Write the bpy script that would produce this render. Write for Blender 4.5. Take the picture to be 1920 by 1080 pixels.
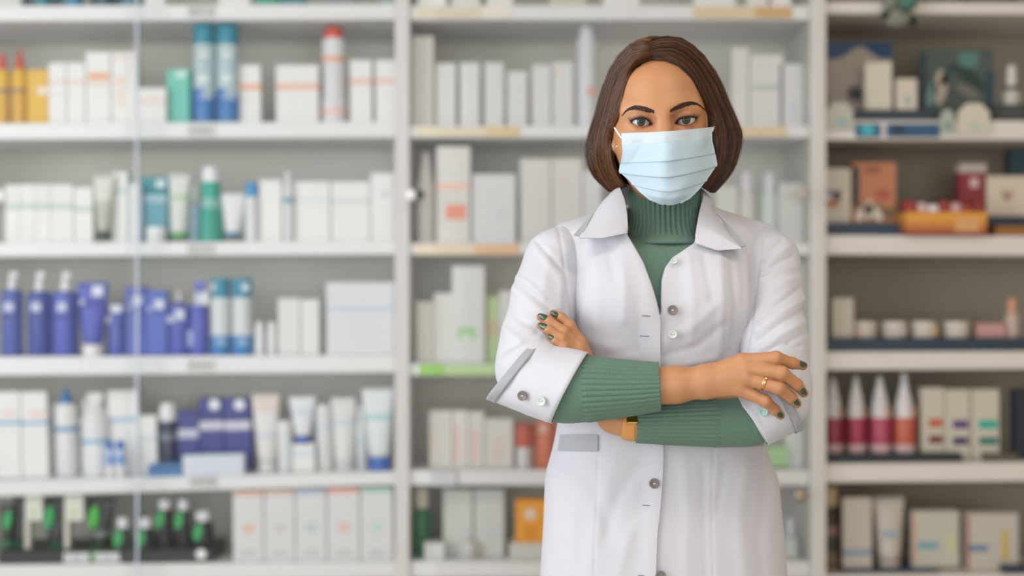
import bpy, bmesh, math, random
import numpy as np
from mathutils import Vector, Matrix

for _o in list(bpy.data.objects):
    bpy.data.objects.remove(_o, do_unlink=True)
scene = bpy.context.scene
COL = scene.collection
R = math.radians

# ------------------------------------------------------------------ camera
FPX = 2667.0                    # focal length in pixels of the 1920x1080 frame
CAMZ = 1.30
cam = bpy.data.cameras.new('camera')
cam.sensor_width = 36.0
cam.lens = FPX * 36.0 / 1920.0
cam.dof.use_dof = True
cam.dof.focus_distance = 1.90
cam.dof.aperture_fstop = 1.75
cam.clip_start = 0.05
camo = bpy.data.objects.new('camera', cam)
camo.location = (0, 0, CAMZ)
camo.rotation_euler = (R(90), 0, 0)
COL.objects.link(camo)
scene.camera = camo

# ------------------------------------------------------------------ world, lights, exposure
scene.view_settings.view_transform = 'Standard'
scene.view_settings.look = 'None'
scene.view_settings.gamma = 1.0
scene.view_settings.use_curve_mapping = False
scene.view_settings.exposure = -0.2
world = bpy.data.worlds.new('world')
scene.world = world
world.use_nodes = True
bg = world.node_tree.nodes['Background']
bg.inputs[0].default_value = (0.82, 0.91, 1.0, 1)
bg.inputs[1].default_value = 0.6


def area(name, loc, target, sx, sy, power, color):
    l = bpy.data.lights.new(name, 'AREA')
    l.shape = 'RECTANGLE'
    l.size, l.size_y = sx, sy
    l.energy = power
    l.color = color
    o = bpy.data.objects.new(name, l)
    o.location = loc
    d = Vector(target) - Vector(loc)
    o.rotation_euler = d.to_track_quat('-Z', 'Y').to_euler()
    COL.objects.link(o)
    return o


# daylight coming in through the long side window and the shop front behind the camera
area('daylight_side_window', (-2.56, 0.55, 1.70), (3.0, 0.55, 1.60), 2.6, 2.0, 88, (0.93, 0.965, 1.0))
area('daylight_shop_front', (-0.1, -4.95, 1.50), (-0.1, 3.0, 1.50), 5.0, 2.5, 150, (0.97, 0.98, 1.0))


# ------------------------------------------------------------------ helpers
def W(px, py, Y):
    """the point at distance Y that the photograph shows at pixel px, py"""
    return Vector(((px - 960.0) / FPX * Y, Y, CAMZ - (py - 540.0) / FPX * Y))


def lin(c):
    if isinstance(c, str):
        c = c.lstrip('#')
        c = tuple(int(c[i:i + 2], 16) / 255.0 for i in (0, 2, 4))
    return tuple((v / 12.92 if v <= 0.04045 else ((v + 0.055) / 1.055) ** 2.4) for v in c)


_M = {}


def mat(color, rough=0.45, metal=0.0, bump=0.0, bscale=200.0, name=None, spec=0.5, sss=0.0, vary=0.0):
    key = (color, rough, metal, bump, bscale, spec, sss, vary)
    if key in _M:
        return _M[key]
    m = bpy.data.materials.new(name or ('paint_' + str(color).strip('#')))
    m.use_nodes = True
    nt = m.node_tree
    b = nt.nodes['Principled BSDF']
    c = lin(color) + (1,)
    b.inputs['Base Color'].default_value = c
    b.inputs['Roughness'].default_value = rough
    b.inputs['Metallic'].default_value = metal
    b.inputs['Specular IOR Level'].default_value = spec
    if sss:
        b.inputs['Subsurface Weight'].default_value = sss
        b.inputs['Subsurface Radius'].default_value = (0.006, 0.003, 0.002)
        b.inputs['Subsurface Scale'].default_value = 1.0
    if bump or vary:
        tc = nt.nodes.new('ShaderNodeTexCoord')
        nz = nt.nodes.new('ShaderNodeTexNoise')
        nz.inputs['Scale'].default_value = bscale
        nz.inputs['Detail'].default_value = 4
        nt.links.new(tc.outputs['Object'], nz.inputs['Vector'])
        if bump:
            bp = nt.nodes.new('ShaderNodeBump')
            bp.inputs['Strength'].default_value = bump
            bp.inputs['Distance'].default_value = 0.002
            nt.links.new(nz.outputs['Fac'], bp.inputs['Height'])
            nt.links.new(bp.outputs['Normal'], b.inputs['Normal'])
        if vary:
            mx = nt.nodes.new('ShaderNodeMix')
            mx.data_type = 'RGBA'
            mx.inputs[6].default_value = tuple(v * (1 - vary) for v in c[:3]) + (1,)
            mx.inputs[7].default_value = tuple(min(1, v * (1 + vary)) for v in c[:3]) + (1,)
            nt.links.new(nz.outputs['Fac'], mx.inputs[0])
            nt.links.new(mx.outputs[2], b.inputs['Base Color'])
    _M[key] = m
    return m


def bandmat(stops, rough=0.45, axis=2):
    """printed bands: stops = [(height fraction from the base, colour), ...] from the base upwards"""
    key = ('band', tuple(stops), rough, axis)
    if key in _M:
        return _M[key]
    m = bpy.data.materials.new('printed_bands')
    m.use_nodes = True
    nt = m.node_tree
    b = nt.nodes['Principled BSDF']
    b.inputs['Roughness'].default_value = rough
    tc = nt.nodes.new('ShaderNodeTexCoord')
    sp = nt.nodes.new('ShaderNodeSeparateXYZ')
    cr = nt.nodes.new('ShaderNodeValToRGB')
    cr.color_ramp.interpolation = 'CONSTANT'
    els = cr.color_ramp.elements
    while len(els) > 1:
        els.remove(els[-1])
    els[0].position = 0
    els[0].color = lin(stops[0][1]) + (1,)
    for p, c in stops[1:]:
        e = els.new(p)
        e.color = lin(c) + (1,)
    nt.links.new(tc.outputs['Generated'], sp.inputs[0])
    nt.links.new(sp.outputs[axis], cr.inputs[0])
    nt.links.new(cr.outputs[0], b.inputs['Base Color'])
    _M[key] = m
    return m


def link(name, me, m=None, parent=None, loc=None, smooth=False):
    if m is not None:
        for mm in (m if isinstance(m, (list, tuple)) else [m]):
            me.materials.append(mm)
    if smooth:
        me.polygons.foreach_set('use_smooth', [True] * len(me.polygons))
    o = bpy.data.objects.new(name, me)
    COL.objects.link(o)
    if parent is not None:
        o.parent = parent
    if loc is not None:
        o.location = loc
    return o


def from_bm(name, bm, m=None, parent=None, loc=None, smooth=False):
    me = bpy.data.meshes.new(name)
    bm.normal_update()
    bm.to_mesh(me)
    bm.free()
    return link(name, me, m, parent, loc, smooth)


def from_np(name, V, F, m=None, parent=None, loc=None, smooth=True):
    me = bpy.data.meshes.new(name)
    if isinstance(F, np.ndarray):               # all quads: the quick way
        V = np.ascontiguousarray(V, dtype=np.float32)
        F = np.ascontiguousarray(F, dtype=np.int32)
        k = F.shape[1]
        me.vertices.add(len(V)); me.vertices.foreach_set('co', V.ravel())
        me.loops.add(F.size); me.loops.foreach_set('vertex_index', F.ravel())
        me.polygons.add(len(F))
        me.polygons.foreach_set('loop_start', np.arange(0, F.size, k, dtype=np.int32))
        me.polygons.foreach_set('loop_total', np.full(len(F), k, dtype=np.int32))
        me.update(calc_edges=True); me.validate()
        return link(name, me, m, parent, loc, smooth)
    me.from_pydata([tuple(map(float, v)) for v in V], [], [tuple(map(int, f)) for f in F])
    me.update()
    return link(name, me, m, parent, loc, smooth)


def empty(name, loc=(0, 0, 0), parent=None):
    o = bpy.data.objects.new(name, None)
    o.empty_display_size = 0.05
    o.location = loc
    COL.objects.link(o)
    if parent is not None:
        o.parent = parent
    return o


def tag(o, label=None, cat=None, group=None, kind=None):
    if label: o['label'] = label
    if cat: o['category'] = cat
    if group: o['group'] = group
    if kind: o['kind'] = kind
    return o


def box(name, lo, hi, m, parent=None, bev=0.0, loc=None, seg=2):
    bm = bmesh.new()
    bmesh.ops.create_cube(bm, size=1.0)
    s = [hi[i] - lo[i] for i in range(3)]
    c = [(hi[i] + lo[i]) / 2 for i in range(3)]
    for v in bm.verts:
        v.co = Vector([v.co[i] * s[i] + c[i] for i in range(3)])
    if bev > 0:
        bmesh.ops.bevel(bm, geom=bm.edges[:], offset=min(bev, min(s) * 0.45), segments=seg, affect='EDGES', profile=0.5)
    return from_bm(name, bm, m, parent, loc, smooth=False)


def lathe(name, prof, m, parent=None, loc=None, n=24, sx=1.0, sy=1.0):
    """revolve (radius, z) pairs about z; sx, sy squash the section"""
    V, F = [], []
    k = len(prof)
    for (r, z) in prof:
        for i in range(n):
            a = 2 * math.pi * i / n
            V.append((r * math.cos(a) * sx, r * math.sin(a) * sy, z))
    for j in range(k - 1):
        for i in range(n):
            i2 = (i + 1) % n
            F.append((j * n + i, j * n + i2, (j + 1) * n + i2, (j + 1) * n + i))
    F.append(tuple(reversed(range(n))))
    F.append(tuple((k - 1) * n + i for i in range(n)))
    o = from_np(name, V, F, m, parent, loc, smooth=True)
    mark_sharp(o.data, 40)
    return o


def mark_sharp(me, deg):
    try:
        me.set_sharp_from_angle(angle=R(deg))
    except Exception:
        pass


def tubepath(pts, rad, n=6, cap=True):
    """vertices and faces of a tube along pts with radius (number or list)"""
    P = [Vector(p) for p in pts]
    k = len(P)
    rr = rad if isinstance(rad, (list, tuple)) else [rad] * k
    V, F = [], []
    up = Vector((0.013, 0.31, 0.95)).normalized()
    prev = None
    for i in range(k):
        t = (P[min(i + 1, k - 1)] - P[max(i - 1, 0)]).normalized()
        if prev is None:
            a = t.cross(up)
            if a.length < 1e-4: a = t.cross(Vector((1, 0, 0)))
        else:
            a = prev - t * prev.dot(t)
        a.normalize()
        prev = a
        b = t.cross(a)
        for j in range(n):
            an = 2 * math.pi * j / n
            V.append(P[i] + (a * math.cos(an) + b * math.sin(an)) * rr[i])
    for i in range(k - 1):
        for j in range(n):
            j2 = (j + 1) % n
            F.append((i * n + j, i * n + j2, (i + 1) * n + j2, (i + 1) * n + j))
    if cap:
        F.append(tuple(reversed(range(n))))
        F.append(tuple((k - 1) * n + j for j in range(n)))
    return V, F
# ------------------------------------------------------------------ the room
WALLW = mat('#d9d7d2', 0.85, bump=0.05, bscale=120, name='wall_paint')
def plank_floor_mat():
    m = bpy.data.materials.new('floor_tiles')
    m.use_nodes = True
    nt = m.node_tree
    b = nt.nodes['Principled BSDF']
    b.inputs['Roughness'].default_value = 0.35
    tc = nt.nodes.new('ShaderNodeTexCoord')
    br = nt.nodes.new('ShaderNodeTexBrick')
    br.offset = 0
    br.inputs['Scale'].default_value = 1.0
    br.inputs['Brick Width'].default_value = 0.6
    br.inputs['Row Height'].default_value = 0.6
    br.inputs['Mortar Size'].default_value = 0.004
    br.inputs['Color1'].default_value = lin('#c9c4ba') + (1,)
    br.inputs['Color2'].default_value = lin('#c2bdb3') + (1,)
    br.inputs['Mortar'].default_value = lin('#8f8a82') + (1,)
    nt.links.new(tc.outputs['Object'], br.inputs['Vector'])
    nt.links.new(br.outputs['Color'], b.inputs['Base Color'])
    return m
RX0, RX1, RY0, RY1, RZ = -2.62, 3.0, -5.0, 3.70, 2.9
tag(box('floor', (RX0 - .1, RY0 - .1, -0.1), (RX1 + .1, RY1 + .1, 0), plank_floor_mat()), kind='structure')
tag(box('ceiling', (RX0 - .1, RY0 - .1, RZ), (RX1 + .1, RY1 + .1, RZ + 0.1), WALLW), kind='structure')
tag(box('wall_back', (RX0 - .1, RY1, 0), (RX1 + .1, RY1 + 0.1, RZ), WALLW), kind='structure')
tag(box('wall_right', (RX1, RY0 - .1, 0), (RX1 + .1, RY1, RZ), mat('#c4ad8d', 0.85, bump=0.05, bscale=120, name='warm_wall_paint')), kind='structure')  # out of view; its beige is picked to bounce warm light
# left wall with the side window's opening, front wall with the shop-front opening
def wall_with_hole(name, lo, hi, h0, h1, axis):
    bm = bmesh.new()
    def add(l, h):
        r = bmesh.ops.create_cube(bm, size=1.0)
        for v in r['verts']:
            v.co = Vector([v.co[i] * (h[i] - l[i]) + (h[i] + l[i]) / 2 for i in range(3)])
    a = axis
    def rng(a0, a1, z0, z1):
        l = list(lo); h = list(hi)
        l[a], h[a], l[2], h[2] = a0, a1, z0, z1
        add(l, h)
    rng(lo[a], h0[0], lo[2], hi[2])
    rng(h1[0], hi[a], lo[2], hi[2])
    rng(h0[0], h1[0], lo[2], h0[1])
    rng(h0[0], h1[0], h1[1], hi[2])
    return from_bm(name, bm, WALLW)
tag(wall_with_hole('wall_left', (RX0 - .1, RY0 - .1, 0), (RX0, RY1, RZ), (-0.75, 0.70), (1.85, 2.70), 1), kind='structure')
tag(wall_with_hole('wall_front', (RX0, RY0 - .1, 0), (RX1, RY0, RZ), (-2.6, 0.25), (2.4, 2.75), 0), kind='structure')

# ------------------------------------------------------------------ the three cabinets
YS = 3.30                       # front edges of the shelves
YB = 3.62                       # back panels
SHW = mat('#e6e4e6', 0.38, bump=0.03, bscale=60, name='white_shelf_laminate')
SHC = mat('#cfc8c1', 0.42, bump=0.03, bscale=60, name='cream_shelf_laminate')
BACKG = mat('#dedcd0', 0.55, bump=0.02, bscale=80, name='grey_back_panel')
BACKT = mat('#978d7c', 0.6, bump=0.02, bscale=80, name='taupe_back_panel')
SIDEW = mat('#dedbda', 0.4, name='white_post_laminate')
SIDER = mat('#d8d4d0', 0.4, name='white_side_laminate')


def glass_mat():
    m = bpy.data.materials.new('clear_glass')
    m.use_nodes = True
    nt = m.node_tree
    nt.nodes.remove(nt.nodes['Principled BSDF'])
    out = nt.nodes['Material Output']
    tr = nt.nodes.new('ShaderNodeBsdfTransparent')
    tr.inputs[0].default_value = (0.985, 0.992, 0.99, 1)
    gl = nt.nodes.new('ShaderNodeBsdfGlossy')
    gl.inputs['Roughness'].default_value = 0.25
    fr = nt.nodes.new('ShaderNodeFresnel')
    fr.inputs[0].default_value = 1.28
    mx = nt.nodes.new('ShaderNodeMixShader')
    nt.links.new(fr.outputs[0], mx.inputs[0])
    nt.links.new(tr.outputs[0], mx.inputs[1])
    nt.links.new(gl.outputs[0], mx.inputs[2])
    nt.links.new(mx.outputs[0], out.inputs[0])
    return m
GLASS = glass_mat()
GEDGE = mat('#c9d6e6', 0.2, name='polished_glass_edge')

XL0, XL1 = W(-140, 0, YS).x, W(741, 0, YS).x          # left cabinet, between its sides
XC0, XC1 = W(768, 0, YS).x, W(1517, 0, YS).x
XR0, XR1 = W(1547, 0, YS).x, W(2080, 0, YS).x


def zpx(py, Y=YS):
    return CAMZ - (py - 540.0) / FPX * Y


def wedge(name, x0, x1, y0, y1, tl, tr, bl, br_, m, parent, bev=0.002):
    """a board whose top runs from tl (at x0) to tr (at x1) and whose underside runs from bl to br_"""
    bm = bmesh.new()
    vs = [bm.verts.new(c) for c in ((x0, y0, bl), (x1, y0, br_), (x1, y1, br_), (x0, y1, bl),
                                    (x0, y0, tl), (x1, y0, tr), (x1, y1, tr), (x0, y1, tl))]
    for f in ((3, 2, 1, 0), (4, 5, 6, 7), (0, 1, 5, 4), (1, 2, 6, 5), (2, 3, 7, 6), (3, 0, 4, 7)):
        bm.faces.new([vs[i] for i in f])
    bmesh.ops.bevel(bm, geom=bm.edges[:], offset=bev, segments=2, affect='EDGES')
    return from_bm(name, bm, m, parent)

# planks: (top at left px, top at right px, bottom left, bottom right)
PL = [(12, 7, 40, 36), (232, 228, 262, 257), (456, 452, 482, 477), (670, 666, 705, 698), (906, 884, 935, 909), (1061, 1053, 1092, 1084)]
PC = [(10, 10, 37, 37), (236, 236, 258, 258), (456, 456, 478, 478), (682, 682, 704, 704), (882, 882, 910, 910), (1053, 1053, 1084, 1084)]
PR = [(3, 5, 25, 28), (226, 226, 262, 262), (441, 443, 477, 480), (660, 658, 694, 691), (870, 866, 905, 901), (1079, 1076, 1112, 1109)]


def cabinet(name, label, x0, x1, planks, shm, backm, sidem, left_t, right_t):
    root = empty(name, ((x0 + x1) / 2, YS, 0))
    tag(root, label, 'cabinet')
    ox = (x0 + x1) / 2
    def B(nm, lo, hi, m, bev=0.002):
        return box(nm, (lo[0] - ox, lo[1] - YS, lo[2]), (hi[0] - ox, hi[1] - YS, hi[2]), m, root, bev)
    B('back_panel', (x0 - 0.005, YB, 0.10), (x1 + 0.005, YB + 0.02, 2.45), backm)
    if left_t: B('side_post', (x0 - left_t, YS - 0.012, 0), (x0, YB + 0.02, 2.45), sidem)
    if right_t: B('side_post', (x1, YS - 0.012, 0), (x1 + right_t, YB + 0.02, 2.45), sidem)
    for (a, b, c, d) in planks:
        wedge('shelf', x0 - ox, x1 - ox, 0, YB - YS, zpx(a), zpx(b), zpx(c), zpx(d), shm, root)
    # out-of-frame top board, base drawers and plinth
    B('top_board', (x0, YS, 2.42), (x1, YB, 2.45), shm)
    zt = zpx(max(planks[-1][2], planks[-1][3])) - 0.006
    n = 3 if x1 - x0 > 0.8 else 2
    for i in range(n):
        a = x0 + (x1 - x0) * i / n
        b = x0 + (x1 - x0) * (i + 1) / n
        d = B('base_door', (a + 0.003, YS, 0.10), (b - 0.003, YS + 0.02, zt), shm)
        h = box('handle', (-0.008, -0.03, -0.05), (0.008, -0.0, 0.05), mat('#9a9a98', 0.3, 0.9), d, 0.003, loc=(b - ox - 0.05, 0, zt - 0.12))
    B('plinth', (x0, YS + 0.04, 0), (x1, YB, 0.10), sidem)
    return root, ox

cabL, oxL = cabinet('display_cabinet', 'white wall cabinet stocked mostly with blue and teal bottles behind sliding glass', XL0, XL1, PL, SHW, BACKG, SIDEW, 0.03, (XC0 - XL1) / 2)
cabC, oxC = cabinet('display_cabinet', 'white wall cabinet directly behind the woman, with beige price strips', XC0, XC1, PC, SHW, BACKG, SIDEW, (XC0 - XL1) / 2, (XR0 - XC1) * 0.6)
cabR, oxR = cabinet('display_cabinet', 'dim taupe-backed cabinet with cream shelves, stocked with gift displays', XR0, XR1, PR, SHC, BACKT, SIDER, (XR0 - XC1) * 0.4, 0.03)


def pane(cab, ox, xa, xb, y, edge_left=False, edge_right=False):
    g = box('glass_door', (xa - ox, y - YS, zpx(1085)), (xb - ox, y - YS + 0.005, 2.40), GLASS, cab, 0)
    if edge_left:
        box('polished_edge', (xa - ox - 0.004, y - YS - 0.001, zpx(1085)), (xa - ox, y - YS + 0.006, 2.40), GEDGE, g)
    if edge_right:
        box('polished_edge', (xb - ox, y - YS - 0.001, zpx(1085)), (xb - ox + 0.004, y - YS + 0.006, 2.40), GEDGE, g)
    return g


def knob(parent, ox, px, py, r, mface, mstem, y):
    p = W(px, py, y)
    k = lathe('knob', [(r * 0.45, 0), (r * 0.45, r * 0.7), (r, r * 0.9), (r * 1.02, r * 1.3), (r * 0.7, r * 1.6), (0.001, r * 1.65)], mface, parent, n=20)
    k.rotation_euler = (R(90), 0, 0)
    k.location = (p.x - ox, y - YS, p.z)
    return k
YG = YS - 0.045
gl1 = pane(cabL, oxL, XL0, W(258, 0, YG).x, YG - 0.012, edge_right=True)
gl2 = pane(cabL, oxL, W(238, 0, YG).x, XL1, YG)
xm = W(1180, 0, YG).x
gc1 = pane(cabC, oxC, XC0, xm - 0.002, YG)
gc2 = pane(cabC, oxC, xm + 0.002, XC1, YG)
KW = mat('#f2f2f2', 0.2, name='white_knob')
KD = mat('#2f3a33', 0.3, name='dark_knob')
KT = mat('#a08f78', 0.3, 0.7, name='brass_knob')
knob(gl1, oxL, 1, 368, 0.016, KW, KW, YG - 0.012)
knob(gc1, oxC, 772, 366, 0.012, KW, KW, YG)
knob(gc1, oxC, 787, 366, 0.011, KD, KD, YG)
knob(gc2, oxC, 1503, 364, 0.017, mat('#a9a098', 0.4), KW, YG)
knob(gc2, oxC, 1500, 928, 0.013, KT, KT, YG)


def strip(cab, ox, x0, x1, y0, y1, color, name='price_strip', proud=0.003):
    a, b = W(x0, y1, YS), W(x1, y0, YS)
    return box(name, (a.x - ox, -proud, a.z), (b.x - ox, 0.0, b.z), mat(color, 0.5), cab, 0.0)
strip(cabC, oxC, 782, 902, 13, 34, '#e2d3bb')
strip(cabC, oxC, 902, 958, 13, 34, '#efe6da')
strip(cabC, oxC, 1298, 1416, 13, 34, '#e3cca6')
strip(cabC, oxC, 1416, 1485, 13, 34, '#d5ab72')
strip(cabC, oxC, 780, 912, 238, 256, '#e6d8bd')
strip(cabC, oxC, 912, 975, 238, 256, '#e2c790')
strip(cabC, oxC, 1385, 1476, 238, 256, '#e4cda4')
strip(cabC, oxC, 780, 890, 458, 477, '#ecd7bb')
strip(cabC, oxC, 890, 974, 458, 477, '#e8b98e')
strip(cabC, oxC, 786, 834, 683, 703, '#96d055')
strip(cabC, oxC, 834, 936, 683, 703, '#bfdca0')
# small grey printed tags on the left cabinet's shelf edges
def shelf_tag(px, py):
    t = strip(cabL, oxL, px - 27, px + 27, py - 12, py + 12, '#d2d0d0', 'shelf_tag', 0.0025)
    rnd = random.Random(int(px * 7 + py))
    V, F = [], []
    for i in range(7):                        # blurred, unreadable figures: only their strokes
        x = (-20 + i * 6.6) / 808.0
        h = rnd.uniform(4, 6.5) / 808.0
        w = rnd.uniform(1.6, 2.8) / 808.0
        b = len(V)
        V += [(x, 0, -h), (x + w, 0, -h), (x + w, 0, h), (x, 0, h)]
        F.append((b, b + 1, b + 2, b + 3))
    p = W(px, py, YS)
    from_np('printed_figures', V, F, mat('#6a6a66', 0.6), t, (p.x - oxL, -0.0031, p.z), smooth=False)
for py in (22, 245, 467, 685, 903):
    shelf_tag(377 if py < 800 else 381, py)

# ------------------------------------------------------------------ ceiling lamps
def ceiling_lamp(x, y, label):
    o = empty('ceiling_lamp', (x, y, RZ))
    tag(o, label, 'lamp', 'ceiling lamps')
    box('housing', (-0.62, -0.17, -0.05), (0.62, 0.17, 0.0), mat('#e8e8e6', 0.5), o, 0.004)
    e = bpy.data.materials.new('lamp_diffuser'); e.use_nodes = True
    b = e.node_tree.nodes['Principled BSDF']
    b.inputs['Base Color'].default_value = (0.9, 0.9, 0.9, 1)
    b.inputs['Emission Color'].default_value = (1.0, 0.90, 0.78, 1)
    b.inputs['Emission Strength'].default_value = 1.5
    box('diffuser', (-0.6, -0.15, -0.058), (0.6, 0.15, -0.05), e, o)
    l = bpy.data.lights.new('lamp_light', 'AREA'); l.shape = 'RECTANGLE'; l.size, l.size_y = 1.2, 0.3
    l.energy = 14; l.color = (1.0, 0.90, 0.78)
    lo = bpy.data.objects.new('lamp_light', l); COL.objects.link(lo); lo.parent = o; lo.location = (0, 0, -0.065)
ceiling_lamp(-1.3, 0.9, 'long white ceiling lamp above the blue-stocked cabinet side')
ceiling_lamp(1.1, 0.9, 'long white ceiling lamp above the taupe-backed cabinet side')
# ------------------------------------------------------------------ goods on the shelves
WH, OW, PW = '#e9e7e6', '#e3e0da', '#dfe3e6'


class Row:
    def __init__(self, planks, i, x0, x1, where):
        self.p, self.x0, self.x1, self.where = planks[i], x0, x1, where
        self.up = planks[i - 1] if i > 0 else None
        self.items = []

    def ztop(self, X):
        t = (X - self.x0) / (self.x1 - self.x0)
        a, b = zpx(self.p[0]), zpx(self.p[1])
        return a + (b - a) * t

    def slope(self):
        return (zpx(self.p[1]) - zpx(self.p[0])) / (self.x1 - self.x0)

    def zceil(self, X):         # underside of the shelf above
        if self.up is None: return 9.0
        t = (X - self.x0) / (self.x1 - self.x0)
        a, b = zpx(self.up[2]), zpx(self.up[3])
        return a + (b - a) * t


def mkrow(planks, i, x0, x1, where):
    return Row(planks, i, x0, x1, where)

ORD = 'zeroth first second third fourth fifth sixth seventh eighth ninth tenth eleventh twelfth thirteenth fourteenth fifteenth sixteenth seventeenth eighteenth nineteenth twentieth'.split()
ORD += ['twenty-' + w for w in ORD[1:10]]
SHELFN = ['topmost', 'second', 'third', 'fourth', 'fifth', 'sixth']
rowL = [mkrow(PL, i, XL0, XL1, 'blue-stocked cabinet, ' + SHELFN[i] + ' shelf') for i in range(6)]
rowC = [mkrow(PC, i, XC0, XC1, 'cabinet behind woman, ' + SHELFN[i] + ' shelf') for i in range(6)]
rowR = [mkrow(PR, i, XR0, XR1, 'taupe-backed cabinet, ' + SHELFN[i] + ' shelf') for i in range(6)]


class It:
    """one article: an Empty at its base, its size taken from the pixels it covers at its own distance"""
    def __init__(self, row, name, cat, x0, x1, ytop, desc, d=0.05, ybot=None, label=None, z=None):
        self.Y = YS + d
        a, b = W(x0, 0, self.Y).x, W(x1, 0, self.Y).x
        self.w = (b - a) * 0.985
        if d >= 0:
            s_ = min(0.0, row.x1 - 0.0015 - b) + max(0.0, row.x0 + 0.0015 - a)
            a, b = a + s_, b + s_
        X = (a + b) / 2
        if z is None:
            z = row.ztop(X) if ybot is None else zpx(ybot, self.Y)
            if d >= 0: z = max(z, row.ztop(X))
        self.z = z
        self.k = 1.0
        self.h = max(0.004, zpx(ytop, self.Y) - z)
        room = min(row.zceil(a), row.zceil(b)) - z - 0.005
        if d >= 0 and self.h > room:
            self.k = room / self.h
            self.h = room
        self.o = empty(name, (X, self.Y, z + 0.0004))
        self.o.rotation_euler = (0, -math.atan(row.slope()), 0)
        self.o['category'] = cat
        self.x = X
        self.row, self.desc, self.label = row, desc, label
        row.items.append(self)

    def f(self, py):            # pixel row -> height above the base
        return (zpx(py, self.Y) - self.z) * self.k

    def fx(self, px):           # pixel column -> x from the centre
        return W(px, 0, self.Y).x - self.x

    def patch(self, x0, x1, y0, y1, color, name='label', front=0.0, parent=None, rough=0.5, t=0.0008, bev=0.0):
        """a printed sticker on the front, in pixels"""
        return box(name, (self.fx(x0), front - t, max(self.f(y1), 0.0005)), (self.fx(x1), front + 0.0004, self.f(y0)), mat(color, rough), parent or self.o, bev)


def carton(row, x0, x1, ytop, desc, bands=None, color=WH, dep=None, d=0.05, ybot=None, patches=(), name='carton', cat='carton', label=None, lid=True, rough=0.45):
    it = It(row, name, cat, x0, x1, ytop, desc, d, ybot, label)
    w, h = it.w, it.h
    dep = dep or min(max(w * 0.7, 0.03), 0.11)
    m = mat(color, rough)
    if bands:
        st = [(0.0, color)]
        for (y0, y1, c) in bands:            # y0 upper pixel, y1 lower pixel
            st.append((max(0.001, it.f(y1) / h), c))
            if it.f(y0) / h < 0.995:
                st.append((min(0.999, it.f(y0) / h), color))
        st = sorted(st, key=lambda s: s[0])
        m = bandmat(st, rough)
    box('body', (-w / 2, 0, 0), (w / 2, dep, h), m, it.o, 0.0012, seg=1)
    if lid:                                     # tuck flap
        box('tuck_flap', (-w / 2 + 0.002, 0.0015, h), (w / 2 - 0.002, dep - 0.002, h + 0.0006), mat(color if isinstance(color, str) else WH, rough), it.o)
    for p in patches:
        it.patch(*p)
    return it


def lathed(row, x0, x1, ytop, desc, parts, name, cat, d=0.05, ybot=None, sy=1.0, patches=(), label=None, rough=0.35, squash=1.0):
    """parts: (part name, [(half width px or fraction, y px)...], colour or bands)"""
    it = It(row, name, cat, x0, x1, ytop, desc, d, ybot, label)
    R0 = it.w / 2
    for (pn, prof, col) in parts:
        pr = [(max(0.0004, f * R0), max(it.f(y), 0.0012) if y is not None else 0.0) for (f, y) in prof]
        m = col if not isinstance(col, (str, list)) else (mat(col, rough) if isinstance(col, str) else bandmat(col, rough))
        o = lathe(pn, pr, m, it.o, (0, R0 * sy, 0), n=22, sy=sy)
    for p in patches:
        it.patch(*p)
    return it


def tube(row, x0, x1, ytop, desc, cap_y, cap_w, body, cap, d=0.06, ybot=None, label=None, bands=None, patches=(), name='tube', up=False):
    """squeeze tube standing on its cap: flat crimped end up"""
    it = It(row, name, 'tube', x0, x1, ytop, desc, d, ybot, label)
    w, h = it.w, it.h
    hc = max(0.004, it.f(cap_y))
    rc = cap_w / FPX * it.Y / 2
    n, k = 24, 12
    V, F = [], []
    for j in range(k + 1):
        t = j / k
        a = rc * 0.97 + (w / 2 - rc * 0.97) * min(1, t * 1.05) ** 0.8
        b = max(0.0012, rc * 0.97 * (1 - t ** 1.5))
        z = hc + (h - hc) * t
        for i in range(n):
            an = 2 * math.pi * i / n
            V.append((a * math.cos(an), b * math.sin(an), z))
    for j in range(k):
        for i in range(n):
            i2 = (i + 1) % n
            F.append((j * n + i, j * n + i2, (j + 1) * n + i2, (j + 1) * n + i))
    F.append(tuple(reversed(range(n))))
    F.append(tuple(k * n + i for i in range(n)))
    if bands:
        hb = h - hc
        st = [(0.0, body)]
        for (y0, y1, c) in bands:
            st.append((max(0.001, (it.f(y1) - hc) / hb), c))
            if (it.f(y0) - hc) / hb < 0.995: st.append(((it.f(y0) - hc) / hb, body))
        m = bandmat(sorted(st, key=lambda s: s[0]), 0.4)
    else:
        m = mat(body, 0.4)
    from_np('tube_body', V, F, m, it.o, (0, rc, 0))
    lathe('cap', [(rc * 0.92, 0), (rc, 0.002), (rc, hc * 0.9), (rc * 0.9, hc)], mat(cap, 0.35), it.o, (0, rc, 0), n=22)
    for p in patches:
        it.patch(*p)
    return it


def can_shape(ycap0, ycap1, ybody, bands, capc):
    """aerosol can: body with rolled shoulder, and a cylindrical overcap"""
    return [('can_body', [(0.9, None), (0.97, ybody - 3), (0.97, ycap1 + 4), (0.9, ycap1)], bands),
            ('cap', [(0.93, ycap1 + 1), (0.95, ycap1 - 1), (0.95, ycap0 + 5), (0.86, ycap0)], capc)]

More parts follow.
